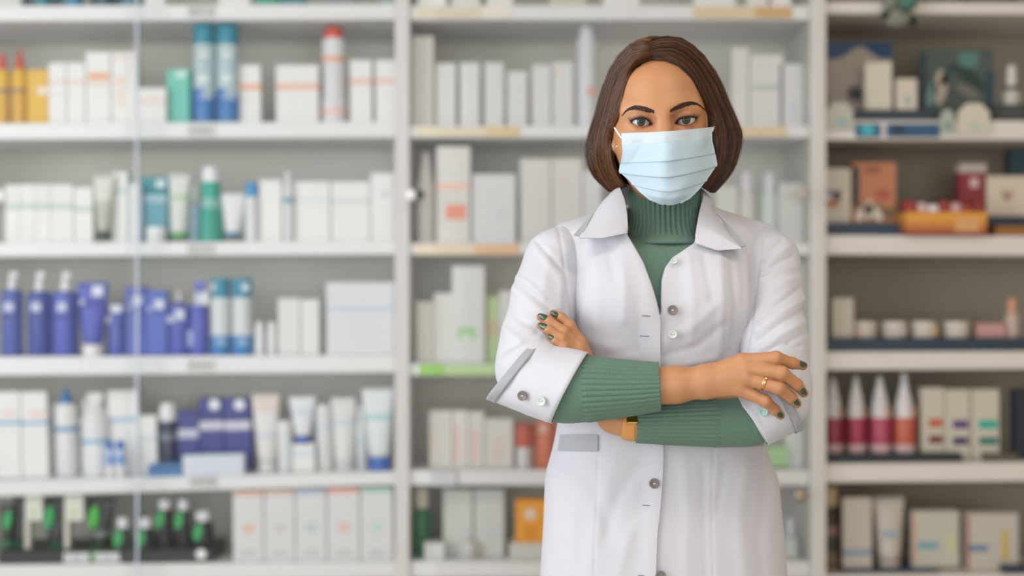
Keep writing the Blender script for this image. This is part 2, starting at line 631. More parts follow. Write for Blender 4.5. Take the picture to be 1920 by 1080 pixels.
# ---- left cabinet, topmost shelf: only the bases reach into the picture
r = rowL[0]
for (a, b, c, dsc) in ((-20, 40, '#d8d6d3', 'white carton'), (42, 58, '#1d3b46', 'narrow dark bottle'), (60, 92, '#1f7f93', 'teal bottle'), (94, 114, '#17424f', 'dark petrol bottle'),
                  (116, 152, '#2a86ad', 'bright blue bottle'), (164, 214, '#14505a', 'deep teal bottle'), (216, 266, '#1c6f80', 'wide teal bottle')):
    if dsc.endswith('carton'):
        carton(r, a, b, -120, dsc, color=c)
    else:
        lathed(r, a, b, -110, dsc, [('body', [(0.9, None), (1, 4), (1, -80), (0.5, -92)], c), ('cap', [(0.5, -91), (0.5, -110)], '#e6e6e6')], 'bottle', 'bottle')
for (a, b, c, dsc) in ((270, 310, WH, 'white carton'), (480, 520, '#2a9c86', 'sea-green carton'), (522, 572, '#3b7d86', 'dull teal carton'), (606, 668, '#8c8f91', 'grey carton'), (712, 738, '#9fb2a9', 'pale green-grey carton'), (410, 470, WH, 'wide white carton')):
    carton(r, a, b, -100, dsc, color=c)

# ---- left cabinet, second shelf
r = rowL[1]
def yellow(a, b, ytip, dsc):
    lathed(r, a, b, ytip, dsc, [('body', [(0.95, None), (1, 222), (1, 136), (0.72, 129)], [(0, '#d9a72f'), (0.52, '#d9a72f'), (0.6, '#6c5a78'), (0.65, '#e5b52c')]),
                                ('nozzle', [(0.6, 130), (0.55, 118), (0.32, 104), (0.22, ytip)], '#d4402c')], 'nozzle_bottle', 'bottle')
yellow(-14, 15, 98, 'cut-off yellow bottle with red nozzle')
yellow(18, 48, 93, 'yellow bottle with red nozzle and violet band')
carton(r, 51, 91, 131, 'golden yellow carton', color='#e0b02e', patches=((71, 90, 163, 178, '#eadfd0'),))
carton(r, 91, 125, 118, 'white carton with pale pink lettering', bands=((150, 158, '#e3d2cc'), (176, 179, '#ddd0cc')))
carton(r, 126, 160, 118, 'white carton with faint pink print', bands=((150, 160, '#e6d6d0'),))
carton(r, 161, 208, 98, 'tall white carton with orange dash', patches=((166, 205, 138, 148, '#ea9a62'), (164, 206, 152, 160, '#e6cfc6')))
carton(r, 209, 255, 98, 'tall white carton with pale orange print', bands=((106, 114, '#ead7cf'),), patches=((216, 232, 145, 158, '#efcdb6'), (218, 234, 164, 200, '#ecdad2')))
carton(r, 256, 312, 165, 'low white carton with pink stripe', bands=((186, 194, '#edd3c9'),), d=0.03)
carton(r, 313, 358, 130, 'mint green carton', color='#6fc9b8', dep=0.08, patches=((330, 350, 134, 146, '#d7ece6'), (353, 357.5, 136, 226, '#0d9a90')))
for i, (a, b, dsc) in enumerate(((358, 402, 'blue aerosol can with petrol cap, beside mint carton'), (402, 446, 'blue aerosol can with petrol cap, beside orange-striped carton'))):
    it = lathed(r, a, b, 41, dsc, can_shape(41, 78, 226, [(0, '#4a7fb0'), (0.07, '#2f74b8'), (0.37, '#b3c9cf'), (0.95, '#c8d4d8')], '#0a86a0'), 'aerosol_can', 'can', d=0.02)
    it.patch(a + 6, a + 22 if i == 0 else b - 24, 165, 192, '#1566b8', 'printed_mark')
    for k in range(5):
        it.patch(a + 16 + k * 5, a + 19 + k * 5, 175, 186, '#b9cfe8', 'printed_letter', t=0.0014)
    it.patch(a + 14, b - 8, 96, 104, '#e4e4e4', 'printed_mark')
    it.patch(a + 12, b - 10, 140, 152, '#dfe2e6', 'printed_mark')
carton(r, 448, 489, 122, 'white carton with orange stripe', bands=((158, 169, '#efae90'),))
carton(r, 517, 598, 122, 'wide white carton with salmon stripe', bands=((157, 169, '#eab8a8'),))
lathed(r, 599, 648, 46, 'white spray bottle with orange-red cap', [('body', [(0.98, None), (1, 222), (1, 190), (0.9, 180), (0.92, 76), (0.8, 68)], [(0, '#dedcdf'), (0.1, '#ecccc4'), (0.2, '#dedde2'), (0.7, '#dedde2'), (0.72, '#efb39a'), (0.79, '#e2e2e6')]),
                                                   ('cap', [(0.74, 69), (0.76, 66), (0.72, 50), (0.55, 46)], '#dc5138')], 'spray_bottle', 'bottle')
carton(r, 656, 698, 113, 'white carton with thin salmon stripe', bands=((149, 158, '#eab9a9'),))
carton(r, 706, 744, 113, 'white carton with thin pink stripe', bands=((148, 157, '#edbfb4'),), d=0.03)

# ---- left cabinet, third shelf
r = rowL[2]
for (a, b, y) in ((9, 37, 347), (37, 66, 346), (66, 95, 346), (95, 138, 346), (139, 175, 351)):
    carton(r, a, b, y, 'white carton with pale green stripe', bands=((383 + (y - 346), 392 + (y - 346), '#b9cdbf'),), lid=False)
tube(r, 172, 211, 328, 'white tube with dark green cap', 434, 25, '#d6d6d0', '#123c33', bands=((366, 378, '#6b9c8e'), (378, 434, '#b9b8ac')), ybot=448, d=0.02)
carton(r, 209, 240, 323, 'white carton with pale teal stripe', bands=((355, 363, '#bfd4d0'),))
carton(r, 241, 264, 345, 'narrow plain white carton', color='#dcdde2')
carton(r, 265, 314, 333, 'petrol blue carton with pale band', color='#1d8e9c', bands=((366, 380, '#9fc1d0'), (355, 360, '#0c6a76'), (381, 425, '#5c9db0')), patches=((293, 311, 338, 352, '#d5e6ec'),), d=0.07)
lathed(r, 270, 308, 425, 'white jar standing before petrol carton', [('jar_body', [(0.92, None), (1, 450), (1, 436)], '#e4e3e6'), ('lid', [(1.0, 436), (1.0, 428), (0.9, 425)], '#efeff1')], 'cream_jar', 'jar', d=0.02)
tube(r, 313, 352, 325, 'white tube with leaf-green cap', 436, 34, '#dcdedb', '#4fae62', bands=((366, 374, '#b5d0a0'),), ybot=446, d=0.03)
lathed(r, 348, 374, 345, 'pale blue lotion bottle', [('body', [(0.9, None), (1, 442), (1, 386), (0.6, 378)], '#9fb9cc'), ('cap', [(0.6, 379), (0.6, 347), (0.5, 345)], '#dde2e6')], 'lotion_bottle', 'bottle', d=0.06)
lathed(r, 366, 416, 312, 'emerald bottle with white cap', [('body', [(0.96, None), (1.0, 440), (0.95, 420), (0.74, 385), (0.7, 372), (0.74, 362), (0.72, 344), (0.66, 340)], [(0, '#059a84'), (0.56, '#7fbcb4'), (0.72, '#06a48e')]),
                                                            ('cap', [(0.66, 341), (0.66, 318), (0.56, 312)], '#e8e9ec')], 'mouthwash_bottle', 'bottle', d=0.02)
tube(r, 412, 457, 362, 'short white tube with blue cap', 436, 30, '#e2e2e4', '#2c7fa8', ybot=444, d=0.03)
lathed(r, 456, 484, 342, 'white bottle with bright blue cap', [('body', [(0.92, None), (0.95, 440), (0.95, 376), (0.8, 368)], '#dadce0'), ('cap', [(0.8, 369), (0.85, 362), (0.8, 344), (0.6, 342)], '#128fcf')], 'capped_bottle', 'bottle', d=0.03)
carton(r, 486, 529, 338, 'plain white carton beside blue-capped bottle')
lathed(r, 529, 549, 322, 'slender white bottle with teal dot', [('body', [(0.9, None), (1, 446), (1, 350), (0.7, 344), (0.6, 326), (0.4, 322)], '#dcdddf'), ('dot', [(0.0, 384), (1.03, 380), (1.03, 371), (0.0, 367)], '#4fa3ae')], 'slender_bottle', 'bottle', d=0.03)
carton(r, 551, 620, 341, 'wide plain white carton', bands=((370, 382, '#dde3e4'),))
carton(r, 621, 694, 341, 'wide white carton with faint grey band', bands=((372, 384, '#d6dadb'),))
carton(r, 695, 740, 325, 'tall plain white carton by the post', patches=((718, 728, 358, 368, '#b9c9d4'),))

# ---- left cabinet, fourth shelf
r = rowL[3]
BL = ['#4256ac', '#3b4fa0', '#5463bd']
for (a, b, c, dsc, yb) in ((-4, 37, BL[0], 'blue pump bottle at the frame edge', 543), (45, 90, BL[1], 'dark blue pump bottle', 546), (91, 141, BL[2], 'violet-blue pump bottle', 546)):
    it = lathed(r, a, b, 508, dsc, [('body', [(0.92, None), (1, 662), (1, yb + 6), (0.7, yb)], c), ('collar', [(0.42, yb + 1), (0.4, yb - 10)], '#e8e8ea'), ('pump', [(0.32, yb - 10), (0.26, 522), (0.3, 520), (0.22, 508)], '#eeeef0')], 'pump_bottle', 'bottle', d=0.05)
    cx = (a + b) / 2
    box('spout', (it.fx(cx - 1), -0.012 + it.w / 2, it.f(520)), (it.fx(cx + 14), it.w / 2 + 0.006, it.f(511)), mat('#eeeef0', 0.35), it.o, 0.002)
    it.patch(cx - 9, cx + 9, 568, 584, '#c6cbe2')
    it.patch(cx - 15, cx + 15, 592, 598, '#2f3b86')
tube(r, 139, 199, 530, 'large blue tube with white cap', 646, 37, '#4a55b4', '#e9e6e6', ybot=673, d=0.0, bands=((566, 576, '#3a3f9c'),), patches=((173, 194, 536, 556, '#d9dbee'), (150, 158, 562, 572, '#c3c6e4')))
lathed(r, 195, 233, 568, 'small blue bottle with white label', [('body', [(0.92, None), (1, 662), (1, 580), (0.75, 574)], '#4d61b0'), ('cap', [(0.75, 575), (0.72, 569), (0.6, 568)], '#3e50a0')], 'small_bottle', 'bottle', d=0.03, patches=((207, 229, 572, 586, '#dcdde8'), (198, 207, 592, 606, '#cfcde0')))
carton(r, 234, 273, 538, 'blue carton with white square', color='#4a5cb2', bands=((580, 586, '#33429a'), (630, 668, '#4f63bc')), patches=((250, 266, 556, 572, '#d5d8ea'), (237, 246, 572, 582, '#b8bce0')))
carton(r, 274, 313, 545, 'lighter blue carton with white square', color='#5068bf', bands=((583, 590, '#3c4faa'),), patches=((290, 308, 562, 580, '#d9dbec'), (277, 284, 576, 584, '#c0c4e6')))
lathed(r, 312, 351, 545, 'blue spray bottle with thin nozzle', [('body', [(0.93, None), (1, 662), (1, 576), (0.5, 567)], '#4f5fbb'), ('nozzle', [(0.24, 568), (0.2, 560), (0.18, 545)], '#d8d8de')], 'spray_bottle', 'bottle', d=0.03, patches=((328, 346, 580, 600, '#cfd2e8'), (314, 326, 592, 606, '#bfc3e2')))
lathed(r, 349, 389, 526, 'tall blue bottle with white pump', [('body', [(0.93, None), (1, 660), (1, 582), (0.8, 572)], '#4c5ab8'), ('pump', [(0.5, 573), (0.42, 560), (0.4, 532), (0.3, 526)], '#d4d8e4')], 'pump_bottle', 'bottle', d=0.04, patches=((366, 386, 528, 548, '#5a64bc'), (377, 390, 545, 572, '#e2e3ec'), (352, 362, 620, 650, '#9fa8dc')))
for i, (a, b, dsc) in enumerate(((391, 430, 'white aerosol can with teal cap, beside tall blue bottle'), (431, 471, 'white aerosol can with teal cap, beside slim tubes'))):
    it = lathed(r, a, b, 522, dsc, can_shape(522, 557, 664, [(0, '#0f7ac0'), (0.33, '#d3d6d8'), (0.96, '#cdd4d8')], '#0b86a2'), 'aerosol_can', 'can', d=0.02)
    for k in range(4):
        it.patch(a + 14 + k * 5, a + 17 + k * 5, 636, 648, '#a8cbe6', 'printed_letter', t=0.0012)
    it.patch(a + (24 if i else 6), a + (36 if i else 13), 532, 546, '#c8dce6', 'printed_mark', t=0.0012)
for (a, b, dsc) in ((476, 495, 'slim white tube'), (499, 518, 'slim white tube beside paired cartons')):
    lathed(r, a, b, 604, dsc, [('body', [(0.9, None), (0.95, 662), (0.95, 622), (0.75, 618)], '#e4e3e8'), ('cap', [(0.78, 619), (0.78, 607), (0.6, 604)], '#e9e9ec')], 'slim_tube', 'tube', d=0.03)
carton(r, 521, 563, 560, 'plain white carton', color='#dfdddb', d=0.04)
carton(r, 564, 599, 562, 'plain white carton beside the dark gap', color='#e2e0df', d=0.04)
carton(r, 613, 743, 530, 'very wide white carton with pale blue stripe', color='#dddce0', bands=((575, 585, '#c6d2e2'),), dep=0.12, d=0.02)

# ---- left cabinet, fifth shelf
r = rowL[4]
carton(r, -6, 41, 735, 'white carton with pink patch and blue stripe, at frame edge', bands=((790, 797, '#7fa8ca'),), patches=((10, 33, 770, 783, '#ead4d2'),), d=0.06)
carton(r, 42, 91, 735, 'white carton with pink patch and blue stripe', bands=((790, 797, '#86add0'),), patches=((60, 88, 770, 783, '#ead2ce'),), d=0.06)
lathed(r, 97, 144, 727, 'white bottle with pointed blue nozzle', [('body', [(0.95, None), (1, 882), (1, 766), (0.85, 758)], [(0, '#dedddf'), (0.61, '#6e95c0'), (0.68, '#e2e1e2')]), ('nozzle', [(0.55, 759), (0.5, 752), (0.18, 736), (0.1, 727)], '#2f7fc0')], 'nozzle_bottle', 'bottle', d=0.07)
it = lathed(r, 146, 204, 737, 'white trigger spray bottle with blue band', [('body', [(0.95, None), (1, 882), (1, 786), (0.55, 764)], [(0, '#e2e2e4'), (0.46, '#8cb2d4'), (0.53, '#e0dfdf')]), ('collar', [(0.52, 765), (0.5, 752)], '#e4e2df')], 'trigger_bottle', 'bottle', d=0.05)
box('trigger_head', (it.fx(160), it.w * 0.3, it.f(756)), (it.fx(192), it.w * 0.7, it.f(737)), mat('#e6e4e1', 0.4), it.o, 0.006)
box('trigger', (it.fx(150), it.w * 0.42, it.f(776)), (it.fx(158), it.w * 0.58, it.f(750)), mat('#dedcd8', 0.4), it.o, 0.003)
carton(r, 204, 263, 732, 'tall white carton with sky blue stripe', bands=((783, 793, '#a7c3da'),), d=0.08)
for (a, b, dsc) in ((197, 213, 'tiny blue-capped vial'), (215, 234, 'tiny blue-capped vial with blue label')):
    lathed(r, a, b, 828, dsc, [('body', [(0.9, None), (1, 884), (1, 848), (0.8, 843)], [(0, '#e3e3e8'), (0.45, '#7fa3da'), (0.8, '#c9d6ee')]), ('cap', [(0.85, 844), (0.85, 831), (0.7, 828)], '#2d6fc4')], 'vial', 'bottle', d=0.01)
carton(r, 263, 296, 780, 'white carton with pale green stripe', bands=((817, 828, '#cfdcd8'),), d=0.07)
lathed(r, 295, 332, 757, 'dark navy bottle with round white cap', [('body', [(0.93, None), (0.96, 864), (0.96, 796), (0.8, 790)], [(0, '#1c2a4a'), (0.5, '#182640'), (0.62, '#6d7686'), (0.76, '#1b2a44')]), ('cap', [(0.82, 791), (0.88, 780), (0.84, 764), (0.6, 757)], '#ecebec')], 'capped_bottle', 'bottle', d=0.06)
carton(r, 334, 374, 770, 'low navy carton with white band', color='#3b3f8c', bands=((805, 822, '#c9c9dc'),), d=0.08)
for (a, b, dsc) in ((375, 421, 'navy carton with white dot'), (422, 472, 'navy carton with white dot, beside pink-topped tube')):
    it = carton(r, a, b, 748, dsc, color='#35398a', bands=((790, 807, '#cfcadb'), (777, 789, '#2a2f7c')), d=0.07)
    for nm in ('dot',):
        dd = lathe(nm, [(0.013, 0), (0.013, 0.001), (0.001, 0.0011)], mat('#e6e6ee', 0.4), it.o, (it.fx(a + 30), 0, it.f(759)), n=20)
        dd.rotation_euler = (R(90), 0, 0)
carton(r, 342, 458, 853, 'white tent card lying before navy cartons', color='#d5dbe6', d=0.01, dep=0.03, name='tent_card', cat='card', lid=False)
carton(r, 277, 341, 872, 'flat blue box lying at shelf edge', color='#5f93bf', bands=((875, 886, '#3f62a8'),), d=0.01, dep=0.06, lid=False)
tube(r, 472, 525, 740, 'white tube with pinkish crimped top', 868, 34, '#e1dddb', '#dcdad8', bands=((740, 775, '#ddcfc8'), (812, 824, '#cfcddb')), d=0.04)
lathed(r, 518, 549, 790, 'small white roll-on bottle', [('body', [(0.9, None), (0.95, 880), (0.95, 816), (0.85, 810)], '#dcdfdf'), ('cap', [(0.88, 811), (0.88, 796), (0.7, 790)], '#e6e4e4')], 'small_bottle', 'bottle', d=0.04)
bx = carton(r, 549, 591, 833, 'low white box under a blue-capped tube', bands=((845, 856, '#d5dcea'),), d=0.04, dep=0.06)
tt = tube(r, 541, 592, 745, 'white tube with blue cap standing on low box', 818, 30, '#e1e3e6', '#2f5fb4', d=0.045, ybot=832.6, bands=((766, 782, '#d2d8e2'),))
lathed(r, 592, 624, 760, 'white bottle with pale blue band', [('body', [(0.93, None), (1, 880), (1, 776), (0.85, 772)], [(0, '#dedddd'), (0.68, '#d0d8e2'), (0.8, '#e0dfdf')]), ('cap', [(0.88, 773), (0.88, 764), (0.8, 760)], '#e6e5e4')], 'capped_bottle', 'bottle', d=0.05)
tube(r, 620, 669, 747, 'wide white tube with pale blue stripe', 872, 38, '#dedddc', '#dcdcde', bands=((788, 797, '#c4d2e0'),), d=0.05)
lathed(r, 668, 690, 762, 'narrow white bottle with tapered cap', [('body', [(0.93, None), (1, 880), (1, 800), (0.8, 794)], [(0, '#dcdfe4'), (0.55, '#cfd9e4'), (0.7, '#dfe0e2')]), ('cap', [(0.75, 795), (0.6, 770), (0.4, 760)], '#e4e4e4')], 'narrow_bottle', 'bottle', d=0.06)
tube(r, 683, 744, 730, 'tall white tube with royal blue cap', 858, 40, '#dfe3e6', '#2c5fb8', bands=((778, 788, '#a9d2d6'),), d=0.01)

# ---- left cabinet, sixth shelf: black tray of tubes and five cartons
r = rowL[5]
BK, GR = '#1b211f', '#25a75a'
it = carton(r, -6, 402, 1032, 'black cardboard display tray with white lettering and green leaf', color='#26292a', d=0.015, dep=0.16, name='display_tray', cat='tray', lid=False, label='long black display tray with white lettering, holding green-leaf tubes')
zt = it.z + it.h + 0.0008
for k, (a, b) in enumerate([(120 + i * 8.2, 126.2 + i * 8.2) for i in range(6)] + [(178 + i * 8.0, 184 + i * 8.0) for i in range(6)]):   # unreadable white capitals
    it.patch(a, b, 1036 + (k % 2), 1054, '#f2f2f4', 'printed_letter')
    if k % 3 != 1: it.patch(a + 2.0, b - 2.2, 1042, 1048, '#6a6c70', 'printed_letter', t=0.0011)
it.patch(169, 176, 1034, 1054, '#46963f', 'printed_leaf')
def leaf(it, px, py, w, h, col, tilt, front):
    pr = []
    V = [(0, 0, -h)]
    n = 10
    for i in range(n + 1):
        t = -1 + 2 * i / n
        pr.append((w * (1 - t * t) ** 0.8, t * h))
    V = [(-a, 0, z) for a, z in pr] + [(a, 0, z) for a, z in reversed(pr)]
    o = from_np('printed_leaf', V, [tuple(range(len(V)))], mat(col, 0.4), it.o, (it.fx(px), front, it.f(py)), smooth=False)
    o.rotation_euler = (0, R(tilt), 0)
def ztray(a, b, y, dsc, cap_y, cap_w, leafs, ybot=1030, d=0.04, body=BK, cap='#1f6f4a', band=None):
    t = tube(r, a, b, y, dsc, cap_y, cap_w, body, cap, d=d, ybot=ybot, bands=band)
    t.o.location.z = zt
    for (lx, ly, lw, lh, lc, tl) in leafs:
        leaf(t, lx, ly, lw / 808, lh / 808, lc, tl, -0.0012)
    return t
ztray(-4, 26, 950, 'black tube with green leaf at frame edge', 1016, 22, ((14, 978, 8, 20, GR, 12),))
ztray(20, 50, 937, 'slim black tube without leaf', 1022, 28, (), cap='#1d6a4a', d=0.05)
ztray(80, 126, 937, 'wide black tube with green leaf', 1022, 32, ((92, 972, 9, 24, GR, 8),), cap='#246f4f')
ztray(158, 212, 938, 'wide black tube with lime leaf and grey print', 1022, 32, ((176, 972, 10, 24, '#3fb13f', 8),), cap='#2c5a35', band=((1000, 1010, '#6d7470'),))
for (a, b, dsc) in ((47, 80, 'white hanging box with tiny green mark, beside frame edge'), (121, 157, 'white hanging box with tiny green mark, between black tubes')):
    b_ = It(r, 'hanging_box', 'carton', a, b, 935, dsc, d=0.03, ybot=1036)
    b_.o.location.z = zt
    box('body', (-b_.w / 2, 0, b_.f(983)), (b_.w / 2, 0.03, b_.h), mat('#dcdcd0', 0.5), b_.o, 0.001)
    box('support', (-b_.w / 2 - 0.002, 0.002, 0), (-b_.w / 2 + 0.010, 0.024, b_.f(983)), mat('#cfcabf', 0.5), b_.o)
    leaf(b_, (a + b) / 2, 968, 4 / 808, 7 / 808, '#a7c77c', 20, -0.0008)
    # small dark tube below the box
for (a, b, y, dsc) in ((206, 246, 972, 'small black tube with white cap'), (247, 290, 972, 'small black tube with white cap, second of its pair'), (284, 326, 939, 'tall black tube with white cap'), (322, 359, 940, 'tall black tube with white cap, near the tray end'), (350, 402, 962, 'black tube with round white cap at tray end')):
    t = lathed(r, a, b, y, dsc, [('body', [(0.8, None), (0.85, 1028), (0.7, y + 24), (0.45, y + 20)], '#20262a'), ('cap', [(0.46, y + 21), (0.56, y + 14), (0.54, y + 4), (0.3, y)], '#e9e6ee')], 'capped_tube', 'tube', d=0.03 if y < 965 else 0.012, ybot=1031)
    t.o.location.z = zt
    leaf(t, (a + b) / 2 - 6, y + 38, 8 / 808, 19 / 808, '#2aa451', 12, 0.004)
ds = lathe('sticker', [(0.012, 0), (0.012, 0.001), (0.001, 0.0011)], mat('#f0efee', 0.4), it.o, (it.fx(377), 0, it.f(1041)), n=20)
ds.rotation_euler = (R(90), 0, 0)
for (a, b, c, dsc) in ((437, 495, '#e2bfae', 'white carton with apricot heart mark'), (496, 553, '#dcc6b8', 'white carton with grey heart mark'), (554, 613, '#b9bfd2', 'white carton with slate heart mark'), (614, 675, '#e8b3a2', 'white carton with salmon heart mark'), (676, 738, '#b9d2c8', 'white carton with mint heart mark')):
    it = carton(r, a, b, 914, dsc, bands=((914, 926, c),), d=0.02, lid=False, color='#dddbdd')
    m_ = (a + b) / 2
    hc = {'#e2bfae': '#e8b8a2', '#dcc6b8': '#cfccc6', '#b9bfd2': '#c0c9cf', '#e8b3a2': '#e8bcb2', '#b9d2c8': '#bfdcd4'}[c]
    pts = []
    for i in range(20):
        a_ = 2 * math.pi * i / 20
        pts.append((0.0135 * math.sin(a_) ** 3, 0, 0.0009 * (13 * math.cos(a_) - 5 * math.cos(2 * a_) - 2 * math.cos(3 * a_) - math.cos(4 * a_))))
    from_np('printed_heart', pts, [tuple(range(20))], mat(hc, 0.5), it.o, (it.fx(m_ + 1), -0.0008, it.f(989)), smooth=False)
    for k in range(5):
        it.patch(m_ - 14 + k * 6, m_ - 10 + k * 6, 1033, 1040, '#b5b7b8', 'printed_letter')

# ---- cabinet behind the woman
r = rowC[0]
for (a, b, c, dsc) in ((782, 838, WH, 'white carton'), (846, 900, OW, 'off-white carton'), (912, 962, WH, 'white carton'), (1030, 1100, '#c9c6b4', 'wide cream carton'), (1130, 1200, WH, 'wide white carton'), (1300, 1380, WH, 'wide white carton'), (1400, 1440, OW, 'narrow off-white carton'), (1446, 1484, WH, 'narrow white carton')):
    carton(r, a, b, -110, dsc, color=c, d=0.02)
r = rowC[1]
for (a, b, y, dsc) in ((769, 790, 68, 'tall narrow cream carton by the post'), (791, 813, 68, 'tall narrow cream carton'), (817, 855, 119, 'white carton'), (862, 900, 118, 'white carton'), (908, 945, 118, 'white carton'), (951, 989, 134, 'shorter white carton'), (997, 1033, 122, 'white carton'), (1036, 1075, 117, 'white carton with tiny pink mark'), (1372, 1404, 90, 'tall white carton'), (1405, 1469, 103, 'wide white carton with grey print'), (1470, 1516, 120, 'white carton with lilac specks')):
    it = carton(r, a, b, y, dsc, color='#dedad6' if y < 100 else '#dddbdb', d=0.05)
    if 'grey print' in dsc: it.patch(1410, 1460, 160, 168, '#b9bdbc')
    if 'lilac' in dsc:
        it.patch(1483, 1490, 190, 222, '#c9cfe0'); it.patch(1510, 1515, 180, 205, '#bcc4dc')
    if 'pink mark' in dsc: it.patch(1042, 1052, 128, 140, '#e6cfc6')
lathed(r, 1082, 1120, 40, 'tall white spray bottle with orange mark', [('body', [(0.95, None), (1, 230), (1, 70), (0.85, 62)], '#dcdce2'), ('cap', [(0.72, 63), (0.7, 44), (0.6, 40)], '#e0e0e8')], 'spray_bottle', 'bottle', d=0.04, patches=((1102, 1116, 160, 178, '#d99c82'),))
r = rowC[2]
lathed(r, 778, 817, 284, 'white bottle with tall cone cap', [('body', [(0.9, None), (0.95, 448), (0.95, 348), (0.8, 338)], '#d9d4d0'), ('cap', [(0.75, 339), (0.5, 305), (0.3, 284)], '#e0d8d6')], 'cone_bottle', 'bottle', d=0.05)
carton(r, 818, 882, 275, 'tall white carton with salmon band and orange square', color='#d9d7d2', bands=((344, 357, '#eec3b4'),), patches=((836, 874, 384, 412, '#ea9274'),), d=0.03)
carton(r, 884, 968, 327, 'broad white carton with grey shade', color='#dad9dc', d=0.04, patches=((930, 950, 395, 408, '#cfd2d8'),))
carton(r, 975, 1034, 298, 'tall white carton', color='#d9d6d4', d=0.05)
carton(r, 1035, 1092, 298, 'tall white carton with faint red mark', color='#dcd9d7', d=0.05, patches=((1052, 1064, 338, 346, '#e6c6bc'),))
carton(r, 1093, 1128, 320, 'white carton close to the collar', color='#dcdce0', d=0.05)
carton(r, 1342, 1384, 350, 'low white carton', color='#d4d6d3', d=0.05)
for (a, b, y, c, dsc) in ((1384, 1420, 320, '#d9d4d2', 'white bottle with domed lilac cap'), (1428, 1462, 322, '#d2dad8', 'pale bottle with domed white cap')):
    lathed(r, a, b, y, dsc, [('body', [(0.9, None), (1, 448), (1, 372), (0.7, 358)], c), ('cap', [(0.68, 359), (0.7, 335), (0.4, y)], '#dcdae2')], 'domed_bottle', 'bottle', d=0.05)
carton(r, 1464, 1512, 344, 'white carton near the knob', color='#d4d4d2', d=0.05)
carton(r, 1440, 1464, 392, 'dull grey-green low carton', color='#b3c2bb', d=0.07)
r = rowC[3]
carton(r, 780, 812, 566, 'cream carton', color='#dcd8cf', d=0.05)
carton(r, 813, 848, 550, 'white carton', color='#d9d9d6', d=0.05)
carton(r, 847, 909, 499, 'tall white carton with green blot', color='#dbdbdb', d=0.04, patches=((858, 892, 614, 637, '#a3d295'), (866, 882, 626, 638, '#d4e2cf', 'label', 0.0, None, 0.5, 0.0014)))
carton(r, 911, 935, 556, 'yellow-green carton', color='#b9cf96', d=0.06, patches=((912, 934, 600, 632, '#c9bb92'),))
carton(r, 936, 966, 546, 'white carton beside the sleeve', color='#dddada', d=0.05)
carton(r, 1488, 1516, 490, 'white carton squeezed against the post', color='#d9dad8', d=0.05)
carton(r, 1440, 1486, 520, 'pale carton half behind the sleeve', color='#d2d6d2', d=0.06)
r = rowC[4]
for (a, b, y, dsc, pt) in ((804, 848, 770, 'white carton with pale ochre edge', ((806, 812, 810, 850, '#e3d0bb'),)), (849, 878, 770, 'white carton with pink edge', ((850, 862, 800, 866, '#dcc4bc'),)), (879, 908, 772, 'white carton with rose edge', ((884, 896, 806, 866, '#e3c2bb'),)), (909, 962, 785, 'white carton with beige edge', ((924, 944, 820, 866, '#dccbc2'),))):
    carton(r, a, b, y, dsc, color='#d9d5d0', d=0.05, patches=pt, lid=False)
lathed(r, 968, 996, 840, 'white round pot under a red lid jar', [('pot', [(0.9, None), (1, 876), (1, 845), (0.9, 840)], '#dcd8de')], 'round_pot', 'jar', d=0.03)
lathed(r, 966, 1000, 794, 'small red jar', [('jar_body', [(0.9, None), (1, 834), (1, 806)], '#c9604c'), ('lid', [(1.0, 806), (1.0, 797), (0.9, 794)], '#b04a3a')], 'red_jar', 'jar', d=0.028, ybot=839.8)
lathed(r, 1001, 1046, 782, 'terracotta bottle with pale mark', [('body', [(0.95, None), (1, 872), (1, 800), (0.7, 790)], '#cf7353'), ('cap', [(0.68, 791), (0.66, 784), (0.55, 782)], '#dc7f5c')], 'terracotta_bottle', 'bottle', d=0.03, patches=((1010, 1026, 796, 812, '#dfb8a8'),))
carton(r, 1436, 1478, 838, 'pale green low box', color='#a8cf98', d=0.03, ybot=876)
carton(r, 1479, 1515, 800, 'white carton beside the post', color='#d6d8d4', d=0.05)
carton(r, 806, 856, 884, 'white shelf talker hanging below the edge', color='#d6d5dc', ybot=912, d=-0.012, dep=0.011, name='shelf_talker', cat='card', lid=False)
r = rowC[5]
lathed(r, 771, 807, 914, 'dark green bottle with cream cap', [('body', [(0.95, None), (1, 1044), (1, 968), (0.6, 954)], '#13683f'), ('cap', [(0.62, 955), (0.78, 945), (0.74, 922), (0.5, 914)], '#d8d2bf')], 'green_bottle', 'bottle', d=0.05)
carton(r, 830, 887, 918, 'grey-white carton', color='#cdcec9', d=0.06, patches=((866, 882, 992, 1006, '#c4ccd0'),))
carton(r, 889, 946, 918, 'grey-white carton with pale blue patch', color='#cfd0ce', d=0.06, patches=((912, 936, 992, 1006, '#c3ced4'),))
carton(r, 795, 834, 1018, 'small white box', color='#d4d4d3', d=0.02, lid=False)
lathed(r, 858, 896, 1018, 'small white pot', [('pot', [(0.8, None), (0.95, 1046), (1, 1028)], '#cfd2d0'), ('lid', [(1.0, 1028), (0.95, 1020), (0.5, 1018)], '#d6d8d6')], 'white_pot', 'jar', d=0.02)
carton(r, 954, 1024, 1019, 'flat white box under orange carton', color='#d2cfca', d=0.02, dep=0.08, lid=False)
it = carton(r, 966, 1034, 938, 'orange carton with white circle', color='#f0a01c', d=0.03, ybot=1018.6, dep=0.05)
it.patch(984, 1004, 986, 1012, '#e08f00')
dd = lathe('printed_circle', [(0.014, 0), (0.014, 0.001), (0.001, 0.0011)], mat('#ead3c0', 0.4), it.o, (it.fx(994), 0, it.f(964)), n=20)
dd.rotation_euler = (R(90), 0, 0)
